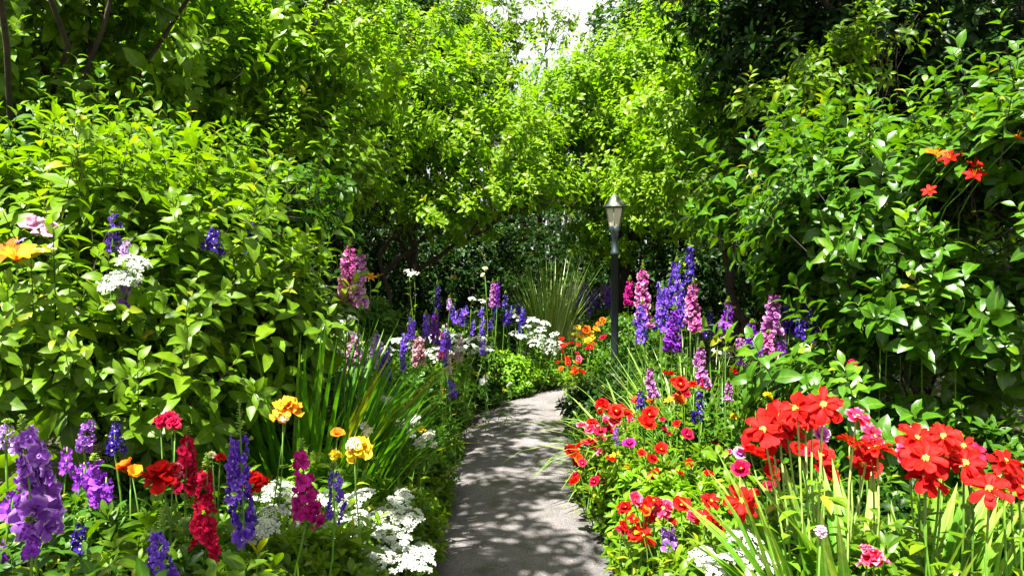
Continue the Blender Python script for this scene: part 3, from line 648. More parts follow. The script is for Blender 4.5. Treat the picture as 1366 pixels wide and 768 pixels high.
# (px, py, Y, r, material, leaf length, label)
M_ = [
 (1350, 545, 3.5, .38, 'M', .10, 'dark leafy clump at the right edge behind the red daisies'),
 (1290, 560, 3.7, .34, 'M', .10, 'dark leafy clump under the right shrub behind the dense daisy cluster'),
 (1170, 560, 3.9, .34, 'M', .10, 'dark leafy clump behind the pink edged daisies'),
 (20, 730, 2.15, .24, 'B', .10, 'broad leaf clump in front of the large mauve spike'),
 (170, 720, 2.3, .24, 'B', .09, 'leafy clump filling the gap left of the lower blue spike'),
 (420, 520, 4.5, .3, 'M', .085, 'leafy clump under the left shrub beside the strap leaves'),
 (600, 640, 5.0, .2, 'B', .085, 'leafy tuft at the path edge under the small white daisies'),
 (622, 580, 6.5, .22, 'B', .085, 'leafy tuft leaning over the left path edge before the bend'),
 (700, 505, 9.6, .36, 'M', .09, 'dark leafy clump hugging the outer edge of the path bend'),
 (735, 498, 10.8, .4, 'B', .09, 'leafy clump where the path bend disappears from view'),
 (765, 490, 11.9, .45, 'B', .09, 'leafy clump beyond the path bend in front of the orange flowers'),
 (665, 515, 8.9, .3, 'M', .085, 'low leafy clump between the dark bush and the path bend'),
 (60, 640, 2.5, .34, 'M', .085, 'leafy stems among the mauve blooms at the left edge'),
 (200, 668, 2.45, .30, 'B', .085, 'light green leafy clump between the orange bud and the blue spike'),
 (300, 672, 2.6, .30, 'B', .09, 'pale leafy clump between crimson and violet spikes at lower left'),
 (420, 690, 2.75, .26, 'B', .11, 'large leaved clump at the bottom under the slim violet delphinium'),
 (480, 745, 2.8, .24, 'B', .10, 'leafy clump at the bottom edge below the white clusters'),
 (330, 735, 2.2, .24, 'B', .10, 'large leaved clump at the bottom edge under the tall violet delphinium'),
 (110, 730, 2.0, .26, 'M', .10, 'broad leaved clump in the lower left corner'),
 (1180, 690, 2.2, .28, 'B', .085, 'leafy clump behind the pink and red bloom at the bottom right'),
 (1060, 680, 2.6, .30, 'B', .085, 'leafy clump behind the fan of broad pale leaves'),
 (1310, 640, 2.5, .30, 'B', .08, 'round leafed green clump right of the red daisy cluster'),
 (40, 700, 2.2, .30, 'M', .085, 'mid green leafy clump below the big mauve blooms at the left edge'),
 (150, 660, 2.6, .30, 'M', .085, 'leafy clump between the mauve blooms and the red snapdragons'),
 (250, 705, 2.35, .24, 'M', .08, 'leafy clump around the blue spike at the lower left'),
 (365, 715, 2.6, .26, 'B', .10, 'broad leaved light green clump under the magenta snapdragon'),
 (320, 625, 3.3, .34, 'B', .09, 'leafy clump behind the tall violet delphinium'),
 (200, 590, 3.4, .36, 'M', .09, 'leafy clump behind the red snapdragons'),
 (420, 600, 3.6, .32, 'L', .085, 'light green leafy clump under the yellow lilies'),
 (80, 620, 3.2, .4, 'M', .09, 'dark leafy clump behind the mauve blooms'),
 (455, 660, 3.4, .3, 'B', .085, 'leafy clump behind the violet delphinium beside the white clusters'),
 (520, 640, 4.0, .33, 'B', .09, 'narrow leaved clump between the white clusters and the strap leaves'),
 (565, 655, 4.3, .26, 'B', .085, 'leafy clump leaning over the path beside the white clusters'),
 (560, 712, 3.85, .24, 'B', .085, 'low leafy clump spilling onto the path at the lower left'),
 (585, 600, 5.2, .28, 'B', .085, 'leafy clump leaning over the path beside the small white daisies'),
 (570, 560, 5.6, .3, 'M', .085, 'leafy clump right of the long strap leaves'),
 (612, 535, 6.9, .34, 'M', .085, 'dark leafy clump where the path begins to bend'),
 (650, 490, 8.0, .42, 'M', .09, 'dark leafy clump on the left inside of the path bend'),
 (640, 440, 8.8, .45, 'D', .09, 'tall dark leafy bush left of the lime green clump'),
 (695, 468, 9.6, .42, 'L', .09, 'lime green feathery clump at the far edge of the path bend'),
 (715, 480, 10.4, .4, 'L', .08, 'lime green clump under the far white flowers'),
 (600, 480, 7.0, .4, 'B', .085, 'leafy clump under the mid bed magenta spike'),
 (540, 470, 6.3, .35, 'M', .08, 'leafy clump under the violet spikes of the middle left'),
 (475, 450, 5.6, .35, 'B', .08, 'fine leaved clump around the pale pink foxglove'),
 (420, 455, 5.0, .3, 'M', .08, 'leafy clump between left shrub and strap leaves'),
 (495, 390, 8.2, .42, 'M', .1, 'tall leafy plant topped by the yellow lily'),
 (440, 410, 7.2, .4, 'M', .09, 'leafy plant behind the pink foxglove pair'),
 (570, 440, 8.4, .5, 'B', .09, 'leafy plant behind the three violet spikes'),
 (620, 420, 10.5, .5, 'B', .09, 'bright leafy plant under the cream flower'),
 (665, 405, 11.5, .5, 'M', .09, 'leafy plant beside the tall ornamental grass'),
 (800, 505, 7.4, .35, 'D', .09, 'dark leafy clump at the right edge of the path bend'),
 (775, 500, 8.6, .33, 'D', .09, 'shaded clump with tiny red flowers where the path disappears'),
 (790, 545, 6.4, .3, 'M', .085, 'leafy clump overhanging the shaded right path edge'),
 (790, 610, 5.3, .26, 'B', .08, 'leafy clump at the right path edge under small red blooms'),
 (815, 585, 5.2, .36, 'B', .08, 'leafy mass among the small red blooms beside the path'),
 (835, 640, 4.6, .34, 'B', .085, 'light leafy clump bulging towards the path on the right'),
 (885, 600, 4.6, .4, 'L', .09, 'lime tipped leafy clump below the large red poppy'),
 (915, 630, 3.9, .36, 'L', .095, 'bright lime leafy clump in the middle of the right bed'),
 (960, 590, 4.2, .38, 'B', .09, 'leafy clump left of the tall red daisies'),
 (840, 705, 4.1, .26, 'M', .085, 'leafy clump under the red daisies at the path edge'),
 (875, 740, 3.5, .24, 'L', .09, 'light green clump at the bottom beside the path'),
 (890, 680, 3.7, .32, 'B', .085, 'leafy clump between the red daisies and the lime clump'),
 (930, 720, 3.0, .24, 'B', .085, 'leafy clump behind the white flowers at lower right'),
 (1010, 560, 4.4, .42, 'M', .085, 'leafy clump behind the tall red daisies'),
 (870, 555, 5.6, .38, 'B', .085, 'leafy clump behind the large red poppy'),
 (940, 535, 5.2, .4, 'M', .085, 'leafy clump under the dark violet spike'),
 (840, 470, 7.6, .35, 'D', .09, 'shaded leafy clump at the foot of the lamp post'),
 (800, 455, 9.0, .42, 'M', .09, 'leafy clump left of the lamp post'),
 (900, 470, 6.6, .4, 'M', .08, 'leafy clump under the pink and blue spikes'),
 (980, 480, 5.8, .45, 'M', .08, 'leafy clump under the lavender spikes'),
 (1070, 490, 4.9, .45, 'M', .1, 'broad leaved clump under the blue spike at the right'),
 (1130, 620, 3.4, .4, 'M', .09, 'dark leafy clump behind the strap leaves'),
 (1270, 655, 2.6, .34, 'M', .085, 'round leaved clump under the red daisy cluster'),
 (1350, 690, 2.3, .25, 'M', .085, 'leafy clump at the bottom right corner'),
 (1200, 640, 3.2, .4, 'D', .09, 'shaded leafy clump between the two red daisy groups'),
 (760, 440, 12.5, .6, 'L', .09, 'sunlit far clump among orange and white flowers'),
 (810, 425, 13.0, .7, 'L', .09, 'sunlit far clump behind the lamp post'),
 (720, 425, 13.5, .6, 'B', .09, 'far clump behind the tall ornamental grass'),
 (870, 420, 11.0, .6, 'M', .09, 'leafy clump far behind the pink foxglove'),
]
GM = dict(M=G_MID, B=G_BRIGHT, D=G_DARK_SHADE, L=G_LIME)
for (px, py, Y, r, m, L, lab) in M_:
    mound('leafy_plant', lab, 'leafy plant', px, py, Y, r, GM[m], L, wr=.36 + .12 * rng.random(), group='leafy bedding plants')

# ---- strap-leaved clumps
blade_clump('iris_clump', 'large clump of long green strap leaves in the left bed', 'iris leaves', 405, 442, 4.3, .48, 360, G_BLADE, .030, (.2, 1.25), STRAP, (.02, .32), arcx=.03, hvar=.5)
blade_clump('iris_clump', 'smaller strap leaved clump leaning right towards the path', 'iris leaves', 468, 488, 4.8, .3, 150, G_BLADE, .026, (.3, 1.3), STRAP, (.05, .34), arcx=0, hvar=.45)
blade_clump('ornamental_grass', 'tall fountain of fine grass at the far end of the left bed', 'grass', 733, 350, 11.2, .26, 300, G_VARIE, .017, (.05, .7), GRASS, (.02, .2), hvar=.45)
blade_clump('ornamental_grass', 'pale upright grass blades under the pink and purple spikes', 'grass', 925, 440, 5.7, .32, 120, G_VARIE, .016, (.1, .9), GRASS, (.05, .45))
blade_clump('ornamental_grass', 'arching pale striped grass beside the path on the right', 'grass', 862, 488, 5.7, .34, 110, G_VARIE, .018, (.8, 2.0), STRAP, (.15, .6), arcx=-.12)
blade_clump('ornamental_grass', 'thin dark grass blades in front of the large right shrub', 'grass', 985, 475, 4.9, .4, 170, G_BLADE, .012, (.3, 1.4), GRASS, (.1, .7))
blade_clump('hosta_clump', 'broad pale green pointed leaves fanned in the right foreground', 'broad leaves', 1160, 668, 2.2, .26, 74, G_HOSTA, .074, (.1, 1.0), BROAD, (.02, .12), hvar=.22, fold=.35)
blade_clump('hosta_clump', 'broad pointed green leaves at the bottom right between flower stems', 'broad leaves', 1240, 695, 2.15, .26, 54, G_HOSTA, .066, (.1, 1.1), BROAD, (.03, .22), hvar=.25, fold=.35)
blade_clump('hosta_clump', 'tall broad leaves at the right bottom corner', 'broad leaves', 1340, 680, 2.05, .22, 34, G_BRIGHT, .06, (.1, 1.1), BROAD, (.03, .22), hvar=.25, fold=.35)
# ---- spikes: kind, px, tip py, lowest bloom py, Y, colour, label, name, width px
S_ = [
 ('glad', 45, 555, 705, 2.05, 'mauve', 'large mauve ruffled flower spike at the left edge', 'stock_flower', 70),
 ('glad', 8, 560, 600, 2.3, 'lavender', 'pale mauve bloom cut by the left edge of the photo', 'stock_flower', 46),
 ('glad', 112, 552, 600, 2.6, 'mauve', 'small mauve bloom right of the large mauve spike', 'stock_flower', 38),
 ('glad', 128, 606, 678, 2.5, 'purple', 'rich purple ruffled spike beside the large mauve spike', 'stock_flower', 42),
 ('del', 153, 556, 602, 2.9, 'indigo', 'dark indigo spike in shade above the purple ruffled spike', 'delphinium', 26),
 ('del', 108, 690, 742, 2.3, 'indigo', 'dark violet spike low among leaves below the purple ruffled one', 'delphinium', 30),
 ('glad', 42, 690, 745, 2.0, 'purple', 'dark purple blooms under the large mauve spike', 'stock_flower', 34),
 ('glad', 247, 570, 655, 2.5, 'crimson', 'tall crimson snapdragon left of the violet delphinium', 'snapdragon', 36),
 ('glad', 275, 606, 740, 2.3, 'crimson', 'long crimson snapdragon spike leaning down to the right', 'snapdragon', 40),
 ('del', 326, 536, 722, 2.4, 'violet', 'tall deep violet delphinium with green budded tip at lower left', 'delphinium', 44),
 ('del', 222, 680, 790, 2.1, 'violet', 'blue violet delphinium with long green buds at the bottom edge', 'delphinium', 40),
 ('glad', 409, 586, 694, 2.5, 'magenta', 'magenta snapdragon with large ruffled blooms left of the path', 'snapdragon', 46),
 ('del', 446, 616, 694, 2.6, 'violet', 'slim violet delphinium right of the magenta snapdragon', 'delphinium', 30),
 ('del', 150, 276, 332, 3.35, 'violet', 'violet spike high among the left shrub leaves', 'delphinium', 28),
 ('del', 166, 318, 345, 3.3, 'lavender', 'short pale violet spike above the white flower in the left shrub', 'delphinium', 22),
 ('del', 168, 352, 412, 3.15, 'purple', 'purple spike beneath the white flower in the left shrub', 'delphinium', 22),
 ('del', 284, 300, 334, 3.5, 'indigo', 'small indigo spike half hidden in the left shrub', 'delphinium', 26),
 ('del', 331, 288, 340, 3.9, 'indigo', 'thin dark spike in the left shrub nearest the pink foxgloves', 'delphinium', 20),
 ('fox', 463, 318, 400, 4.31, 'pink', 'taller of the two pink foxgloves left of the tree trunk', 'foxglove', 28),
 ('fox', 478, 330, 404, 4.31, 'orchid', 'shorter of the two pink foxgloves left of the tree trunk', 'foxglove', 26),
 ('fox', 474, 436, 492, 4.9, 'palepink', 'pale pink foxglove above the long strap leaves', 'foxglove', 26),
 ('fox', 408, 385, 460, 4.6, 'orchid', 'mauve foxglove half hidden beside the left shrub', 'foxglove', 20),
 ('del', 513, 450, 506, 5.2, 'violet', 'violet spike standing in the long strap leaves', 'delphinium', 20),
 ('fox', 503, 440, 470, 5.6, 'lavender', 'lavender spike just behind the violet one in the strap leaves', 'foxglove', 16),
 ('del', 549, 416, 452, 6.6, 'violet', 'leftmost of the three violet spikes in the middle left bed', 'delphinium', 15),
 ('del', 566, 414, 456, 6.6, 'violet', 'middle of the three violet spikes in the middle left bed', 'delphinium', 15),
 ('fox', 582, 412, 458, 6.6, 'purple', 'purple spike rightmost of the three in the middle left bed', 'foxglove', 14),
 ('fox', 557, 442, 486, 6.2, 'dusty', 'dusty pink thick spike below the violet ones', 'foxglove', 21),
 ('fox', 591, 436, 478, 6.4, 'magenta', 'slim magenta spike beside the white flower cluster', 'foxglove', 13),
 ('del', 601, 500, 532, 6.0, 'violet', 'short violet spike close to the path edge', 'delphinium', 18),
 ('del', 645, 432, 472, 7.4, 'violet', 'slim violet spike in front of the tall dark bush', 'delphinium', 12),
 ('del', 581, 374, 424, 8.8, 'indigo', 'dark violet spike standing against the shade by the tree', 'delphinium', 14),
 ('del', 600, 394, 412, 9.5, 'lavender', 'tiny pale blue spike right of the dark violet one', 'delphinium', 9),
 ('fox', 656, 372, 408, 9.4, 'orchid', 'orchid pink spike under the cream flower', 'foxglove', 10),
 ('fox', 663, 370, 408, 9.4, 'purple', 'deep purple spike touching the orchid pink one', 'foxglove', 8),
 ('del', 673, 388, 412, 9.8, 'indigo', 'small indigo spike left of the ornamental grass', 'delphinium', 10),
 ('del', 655, 424, 442, 8.6, 'indigo', 'small dark blue spike among shaded leaves of the dark bush', 'delphinium', 10),
 ('del', 694, 398, 424, 10.4, 'indigo', 'dark blue spike at the foot of the ornamental grass', 'delphinium', 9),
 # far spikes by the lamp
 ('fox', 784, 375, 405, 13.2, 'purple', 'far purple spike left of the lamp post', 'foxglove', 9),
 ('fox', 770, 382, 408, 13.4, 'lavender', 'far lavender spike in front of the dark bushes', 'foxglove', 8),
 ('fox', 763, 380, 404, 13.6, 'palepink', 'far pale pink spike beside the ornamental grass', 'foxglove', 7),
 ('fox', 813, 366, 400, 12.8, 'lavender', 'far pale lavender spike touching the lamp post', 'foxglove', 8),
 ('fox', 803, 376, 398, 13.0, 'mauve', 'far mauve spike just left of the lamp post', 'foxglove', 7),
 ('fox', 776, 386, 408, 13.0, 'violet', 'far violet spike between purple and lavender ones', 'foxglove', 7),
 ('fox', 792, 384, 408, 13.0, 'violet', 'far violet spike right of the far purple one', 'foxglove', 7),
 # right group
 ('fox', 838, 368, 406, 6.6, 'magenta', 'magenta foxglove just right of the lamp post', 'foxglove', 14),
 ('fox', 860, 348, 432, 5.9, 'pink', 'tall pink foxglove right of the lamp post', 'foxglove', 24),
 ('del', 854, 398, 458, 5.7, 'violet', 'violet spike at the foot of the tall pink foxglove', 'delphinium', 22),
 ('del', 881, 376, 440, 5.9, 'violet', 'violet spike between the tall pink foxglove and the purple one', 'delphinium', 24),
 ('del', 899, 342, 396, 6.0, 'violet', 'bright violet spike second highest in the right group', 'delphinium', 20),
 ('del', 918, 318, 404, 6.1, 'indigo', 'tallest dark blue spike of the right group', 'delphinium', 20),
 ('fox', 897, 404, 466, 5.4, 'purple', 'purple foxglove with pale tip above the grass blades', 'foxglove', 23),
 ('fox', 932, 368, 442, 5.6, 'pink', 'hot pink foxglove in front of the dark blue spike', 'foxglove', 23),
 ('fox', 916, 396, 434, 5.9, 'orchid', 'dim mauve spike left of the hot pink foxglove', 'foxglove', 13),
 ('del', 948, 410, 452, 5.6, 'indigo', 'dark blue spike right behind the hot pink foxglove', 'delphinium', 16),
 ('del', 968, 396, 452, 4.9, 'purple', 'violet purple spike between hot pink and lavender foxgloves', 'delphinium', 23),
 ('fox', 1030, 384, 442, 4.4, 'orchid', 'lavender pink foxglove before the large right shrub', 'foxglove', 27),
 ('fox', 1026, 440, 472, 4.36, 'pink', 'rose pink blooms under the lavender pink foxglove', 'foxglove', 24),
 ('fox', 1005, 426, 468, 4.5, 'purple', 'dim purple spike left of the lavender pink foxglove', 'foxglove', 18),
 ('fox', 988, 446, 472, 4.5, 'orchid', 'small mauve spike left of the dim purple one', 'foxglove', 14),
 ('del', 1049, 402, 440, 4.5, 'indigo', 'dark blue spike right behind the lavender pink foxglove', 'delphinium', 16),
 ('del', 1077, 400, 462, 4.35, 'indigo', 'loose dark blue spike farthest right beside the shrub', 'delphinium', 26),
 ('fox', 940, 456, 514, 4.6, 'orchid', 'magenta violet spike above the dark violet one in the right bed', 'foxglove', 20),
 ('del', 933, 516, 562, 4.4, 'indigo', 'dark violet blooms under the magenta violet spike', 'delphinium', 20),
 ('fox', 872, 486, 528, 4.9, 'orchid', 'small lilac foxglove beside the scarlet poppies', 'foxglove', 16),
 ('del', 853, 518, 546, 4.9, 'indigo', 'small indigo spike left below the small lilac foxglove', 'delphinium', 16),
 ('fox', 972, 506, 532, 4.6, 'orchid', 'small mauve spike right of the magenta violet one', 'foxglove', 13),
 ('del', 823, 566, 592, 4.5, 'mauve', 'small greyish violet spike among the red blooms by the path', 'delphinium', 10),
 ('del', 893, 698, 730, 3.3, 'mauve', 'small lilac flower tuft at the lower right bed edge', 'delphinium', 34),
]
for s in S_:
    kind, px, a, b, Y, col, lab, nm, wp = s
    far = Y > 8
    spike(kind, px, a, b, Y, col, lab, nm, wp, lean=rng.normal(0, (b - a) * .05), leaves=6 if far else 12, LL=.09 if Y < 4 else .08,
          group={'foxglove': 'foxgloves', 'delphinium': 'delphiniums', 'snapdragon': 'snapdragons', 'stock_flower': 'mauve stocks'}[nm], bud=.24 if (b - a) > 90 and kind == 'del' else .14)

# ---- many-stemmed salvias and stocks: one plant, each spike a part
def salvia(label, px0, px1, py0, py1, Y, n, col, hpx, name='salvia', wpx=9, dy=.3):
    x = ((px0 + px1) / 2 - CX) / F * Y; loc = np.array([x, Y, .03]); root = thing(name, label, name, loc, 'drifts of small spikes'); st = Acc(); lf = Acc()
    for i in range(n):
        yy = Y + rng.uniform(-dy, dy); tip = at(rng.uniform(px0, px1), rng.uniform(py0, py1), Y); tip[1] = yy; H = hpx / F * Y * rng.uniform(.6, 1.25); wd = wpx / F * Y * rng.uniform(.8, 1.2)
        ax = nrm(np.array([rng.normal(0, .12), rng.normal(0, .1), 1.])); low = tip - ax * H; b0 = loc + [(low[0] - x) * .6, (yy - Y) * .6, 0]
        pts = stem_path(b0, low, 500, Y); tube(st, np.vstack([pts, tip]), .003, 4); stem_leaves(lf, pts[1], low, .07, 9, .34)
        m = int(np.clip(H / wd * 9, 12, 32)); t = (np.arange(m) + rng.random(m)) / m; th = np.arange(m) * 2.4; rad = np.column_stack([np.cos(th), np.sin(th), np.zeros(m)]); f = Acc()
        rosette(f, low + np.outer(t * H, ax) + rad * wd * .2, nrm(rad + [0, 0, .1] + rng.normal(0, .3, (m, 3))), 4, wd * .42 * (1.1 - .7 * t), .75, 55, .4, PETAL_LO, .3, .05)
        f.build('flower_spike', PET[col], root, loc=loc)
    st.build('stems', G_STEM, root, loc=loc); lf.build('foliage', G_MID, root, loc=loc)
for a in [
 ('drift of thin violet spikes in front of the three violet delphiniums', 530, 610, 430, 470, 6.0, 8, 'violet', 30),
 ('lavender spikes mingling with the pale pink foxglove', 455, 515, 440, 475, 5.3, 6, 'lavender', 34, 'stock', 13),
 ('pinkish white spikes beside the slim magenta spike', 585, 612, 432, 460, 6.7, 5, 'palepink', 34, 'stock', 11),
 ('drift of small blue spikes right of the dark leafy bush', 655, 700, 395, 425, 9.8, 8, 'indigo', 22),
 ('drift of tiny violet spikes left of the dark leafy bush', 600, 650, 405, 430, 9.2, 7, 'violet', 20),
 ('mixed lavender spikes far behind the lamp post', 760, 812, 374, 392, 13.4, 12, 'lavender', 26, 'stock', 8),
 ('violet spikes far behind the lamp post', 765, 835, 378, 396, 12.8, 10, 'violet', 24),
 ('purple spikes low in front of the lavender pink foxglove', 985, 1060, 428, 458, 4.6, 9, 'purple', 30),
 ('blue spikes crowding behind the tall pink foxglove', 845, 925, 372, 410, 6.6, 8, 'violet', 34, 'salvia', 13),
 ('dark blue spikes mixed into the shrub edge at the right', 1040, 1095, 405, 440, 4.55, 7, 'indigo', 32, 'salvia', 13),
 ('small mauve spikes deep in shade at the left edge below the shrub', 70, 165, 565, 610, 2.9, 5, 'purple', 34, 'salvia', 20),
 ('small purple spikes around the base of the large mauve spike', 20, 150, 640, 715, 2.3, 7, 'purple', 36, 'stock', 26),
]: salvia(*a)
umbel('drift of white flowers under the violet delphiniums of the middle left', 560, 6.3, [(545, 462, .2), (560, 470, 0), (530, 455, .2), (575, 478, 0), (590, 470, .2), (520, 468, 0), (640, 452, .5), (650, 466, .3)], size=.13, nf=22)
umbel('drift of white flowers at the foot of the tall ornamental grass', 705, 9.9, [(690, 425, .2), (702, 436, 0), (710, 428, .1), (722, 440, 0), (698, 450, 0), (712, 458, -.1), (728, 432, .2), (740, 446, 0), (745, 458, 0)], size=.15, nf=22)
umbel('small white flowers between strap leaves and pink foxgloves', 440, 5.0, [(430, 430, 0), (442, 448, 0), (420, 462, 0), (452, 458, .1), (465, 425, .2), (410, 436, .2)], size=.10, nf=20)
# ---- multi headed plants
heads('daisy_plant', 'tall red daisies on pale stems, leftmost group at the right', 'red daisies', 1085, 2.3, [(1040, 558, .1), (1018, 574, .05), (1062, 545, 0), (1050, 572, .1, 'red', .1), (1075, 562, .12, 'red', .09), (1098, 540, -.05), (1082, 552, .15), (1030, 580, .2)], 'daisy', 'red', .13, G_PALE, G_LIME, tilt=.5, sr=.004, nl=9)
heads('daisy_plant', 'red daisies with pink edges stacked above the broad leaves', 'red daisies', 1145, 2.25, [(1144, 556, 0, 'redpink'), (1135, 590, 0), (1160, 600, .05), (1165, 582, .1, 'redpink'), (1150, 620, .1), (1170, 598, 0)], 'daisy', 'red', .095, G_PALE, G_BRIGHT, tilt=.6, sr=.0035, nl=9)
heads('daisy_plant', 'dense cluster of red daisies with yellow centres', 'red daisies', 1250, 2.1, [(1222, 585, .05), (1258, 582, 0), (1285, 595, .05), (1235, 612, -.05), (1262, 610, .02), (1210, 600, .12, 'redpink', .08), (1300, 606, .1, 'crimson', .08), (1287, 618, 0), (1236, 636, -.05), (1225, 606, .1)], 'daisy', 'red', .105, G_STEM, G_BRIGHT, tilt=.75, sr=.0035, nl=10)
heads('daisy_plant', 'red daisies at the right edge with yellow centres', 'red daisies', 1335, 2.0, [(1340, 615, 0), (1320, 652, -.05), (1362, 650, 0), (1350, 630, .1)], 'daisy', 'red', .105, G_STEM, G_BRIGHT, tilt=.7, sr=.0035, nl=10)
heads('daisy_plant', 'low dark red blooms behind the pale daisy stems', 'red daisies', 1100, 2.7, [(1098, 608, 0), (1088, 600, .1), (1102, 632, 0), (1015, 610, .1), (1000, 602, 0), (1028, 632, .1)], 'poppy', 'red', .085, G_STEM, G_MID, tilt=.5)
heads('daisy_plant', 'single large red daisy with yellow centre in the right bed', 'red daisies', 985, 2.5, [(990, 668, 0, 'red', .12), (948, 668, .15, 'red', .08), (940, 690, .1, 'red', .09), (1005, 676, .1, 'red', .06), (960, 700, .2, 'red', .06)], 'daisy', 'red', .1, G_STEM, G_BRIGHT, tilt=.85)
heads('daisy_plant', 'open red daisies over the bottom of the path edge', 'red daisies', 850, 3.4, [(857, 715, 0, 'red', .12), (885, 678, .1, 'redpink', .1), (872, 668, .1, 'red', .07), (845, 692, 0, 'red', .07), (831, 676, .1, 'red', .07), (831, 706, 0, 'crimson', .07), (866, 690, .1, 'red', .06)], 'daisy', 'red', .1, G_STEM, G_BRIGHT, tilt=.6)
heads('poppy_plant', 'four scarlet poppies beside the small lilac foxglove', 'poppies', 905, 4.8, [(892, 500, 0), (908, 512, 0), (925, 514, .1), (912, 524, 0), (900, 510, .1), (940, 512, .1)], 'poppy', 'red', .085, G_STEM, G_BRIGHT)
heads('poppy_plant', 'lone scarlet poppy right of the magenta violet spike', 'poppies', 978, 4.9, [(978, 495, 0)], 'poppy', 'red', .055, G_STEM, G_MID)
heads('poppy_plant', 'large red poppy in the middle of the right bed', 'poppies', 862, 4.4, [(862, 565, 0, 'red', .12), (866, 553, .05, 'red', .09)], 'poppy', 'red', .11, G_STEM, G_BRIGHT, tilt=.8)
heads('poppy_plant', 'group of red poppies left of the large one', 'poppies', 820, 4.8, [(803, 540, 0), (822, 548, 0, 'red', .10), (835, 552, .1), (822, 562, 0, 'redpink', .09), (808, 560, .1, 'redpink', .06), (801, 575, 0, 'crimson', .09), (812, 572, .1, 'crimson', .07)], 'poppy', 'red', .085, G_STEM, G_BRIGHT, tilt=.7)
heads('poppy_plant', 'red buds scattered right of the large poppy', 'poppies', 895, 4.4, [(903, 565, 0), (885, 572, .1, 'crimson'), (892, 580, .1, 'crimson'), (883, 560, .1, 'crimson'), (870, 612, -.2, 'red', .07), (907, 632, -.4, 'red', .05), (945, 632, -.5, 'red', .05), (840, 592, .1, 'magenta', .08)], 'poppy', 'red', .05, G_STEM, G_BRIGHT)
heads('poppy_plant', 'small red and yellow blooms hanging at the path edge', 'poppies', 775, 5.3, [(762, 602, 0, 'red', .09), (788, 590, .1, 'red', .08), (770, 618, 0, 'red', .09), (772, 612, -.05, 'orange', .07), (796, 600, .1, 'crimson', .08), (800, 633, -.1, 'red', .06), (768, 634, -.1, 'crimson', .06), (785, 635, 0, 'orange', .05), (778, 590, .1, 'orange', .05)], 'poppy', 'red', .08, G_STEM, G_BRIGHT)
heads('yellow_lily', 'small yellow lily among the red poppies', 'lily', 893, 4.7, [(893, 535, 0)], 'lily', 'amber', .08, G_STEM, G_BRIGHT)
heads('yellow_lily', 'small yellow lily below the group of red poppies', 'lily', 818, 4.9, [(820, 608, -.3), (855, 600, 0, 'amber', .05)], 'lily', 'yellow', .075, G_STEM, G_BRIGHT)
heads('marigold', 'round yellow flower left of the tall red daisies', 'marigold', 1024, 3.9, [(1024, 528, 0)], 'ruffle', 'yellow', .055, G_STEM, G_MID)
heads('marigold', 'round yellow flower under the lone scarlet poppy', 'marigold', 980, 4.3, [(979, 555, 0)], 'ruffle', 'yellow', .05, G_STEM, G_MID)
heads('pink_carnation', 'pink and red bloom with white edges at the bottom right', 'carnation', 1165, 1.95, [(1165, 748, 0, 'redpink', .085), (1158, 738, .03, 'redpink', .06)], 'ruffle', 'redpink', .09, G_STEM, G_LIME, nl=4)
heads('pink_carnation', 'pale round bud on a thin stem among the broad leaves', 'carnation', 1095, 2.0, [(1095, 708, 0)], 'ruffle', 'palepink', .038, G_STEM, G_LIME, nl=2)
heads('pink_carnation', 'pink flower tucked under the leftmost tall red daisies', 'carnation', 1095, 2.5, [(1095, 578, 0), (986, 606, .2)], 'poppy', 'orchid', .06, G_PALE, G_MID, nl=3)
heads('fire_lily', 'orange red lilies on top of the large right shrub', 'lily', 1262, 3.5, [(1248, 208, 0, 'orange', .10), (1268, 212, .05, 'red', .10), (1302, 222, 0, 'red', .09), (1300, 236, -.03, 'red', .10), (1282, 208, .1, 'red', .09), (1240, 256, -.1, 'red', .06)], 'lily', 'red', .1, G_STEM, G_GLOSS, nl=10, tilt=.8)
heads('fire_lily', 'orange bloom at the upper right edge of the shrub', 'lily', 1355, 3.3, [(1356, 186, 0)], 'lily', 'orange', .10, G_STEM, G_GLOSS)
heads('red_rosebud', 'tiny red bloom low in the large right shrub', 'rosebud', 1137, 3.8, [(1137, 485, 0)], 'ruffle', 'crimson', .05, G_STEM, G_GLOSS)
# left
heads('orange_lily', 'big orange yellow lily at the left edge above the shrub', 'lily', 22, 2.85, [(22, 348, 0, 'amber', .17), (12, 340, .05, 'orange', .13)], 'lily', 'amber', .15, G_STEM, G_BRIGHT, tilt=.7)
heads('pink_blossom', 'two pale pink blossoms at upper left in the shrub', 'blossom', 55, 3.2, [(44, 300, 0), (66, 308, 0), (58, 312, .05)], 'poppy', 'palepink', .09, G_STEM, G_BRIGHT, mid=False)
heads('pink_blossom', 'lilac blossom beside the big orange lily', 'blossom', 25, 3.0, [(24, 324, 0, 'lavender', .06), (62, 336, 0, 'palepink', .07)], 'lily', 'lavender', .06, G_STEM, G_BRIGHT)
umbel('white flower cluster in the left shrub under the violet spike', 165, 3.1, [(178, 352, 0), (155, 378, 0), (165, 372, .05)], size=.12)
heads('yellow_lily', 'golden lily on a tall stem above the strap leaves', 'lily', 383, 2.9, [(383, 546, 0, 'amber', .12), (379, 556, -.03, 'cream', .05)], 'ruffle', 'amber', .12, G_STEM, G_BRIGHT, tilt=.6, nl=8)
heads('yellow_lily', 'yellow lily with pale centre left of the path', 'lily', 475, 3.1, [(478, 598, 0, 'yellow', .13), (471, 592, -.03, 'cream', .07)], 'ruffle', 'yellow', .13, G_STEM, G_BRIGHT, tilt=.6, nl=8)
heads('yellow_lily', 'small yellow bloom between the two larger yellow lilies', 'lily', 443, 2.8, [(447, 606, 0)], 'ruffle', 'yellow', .05, G_STEM, G_BRIGHT)
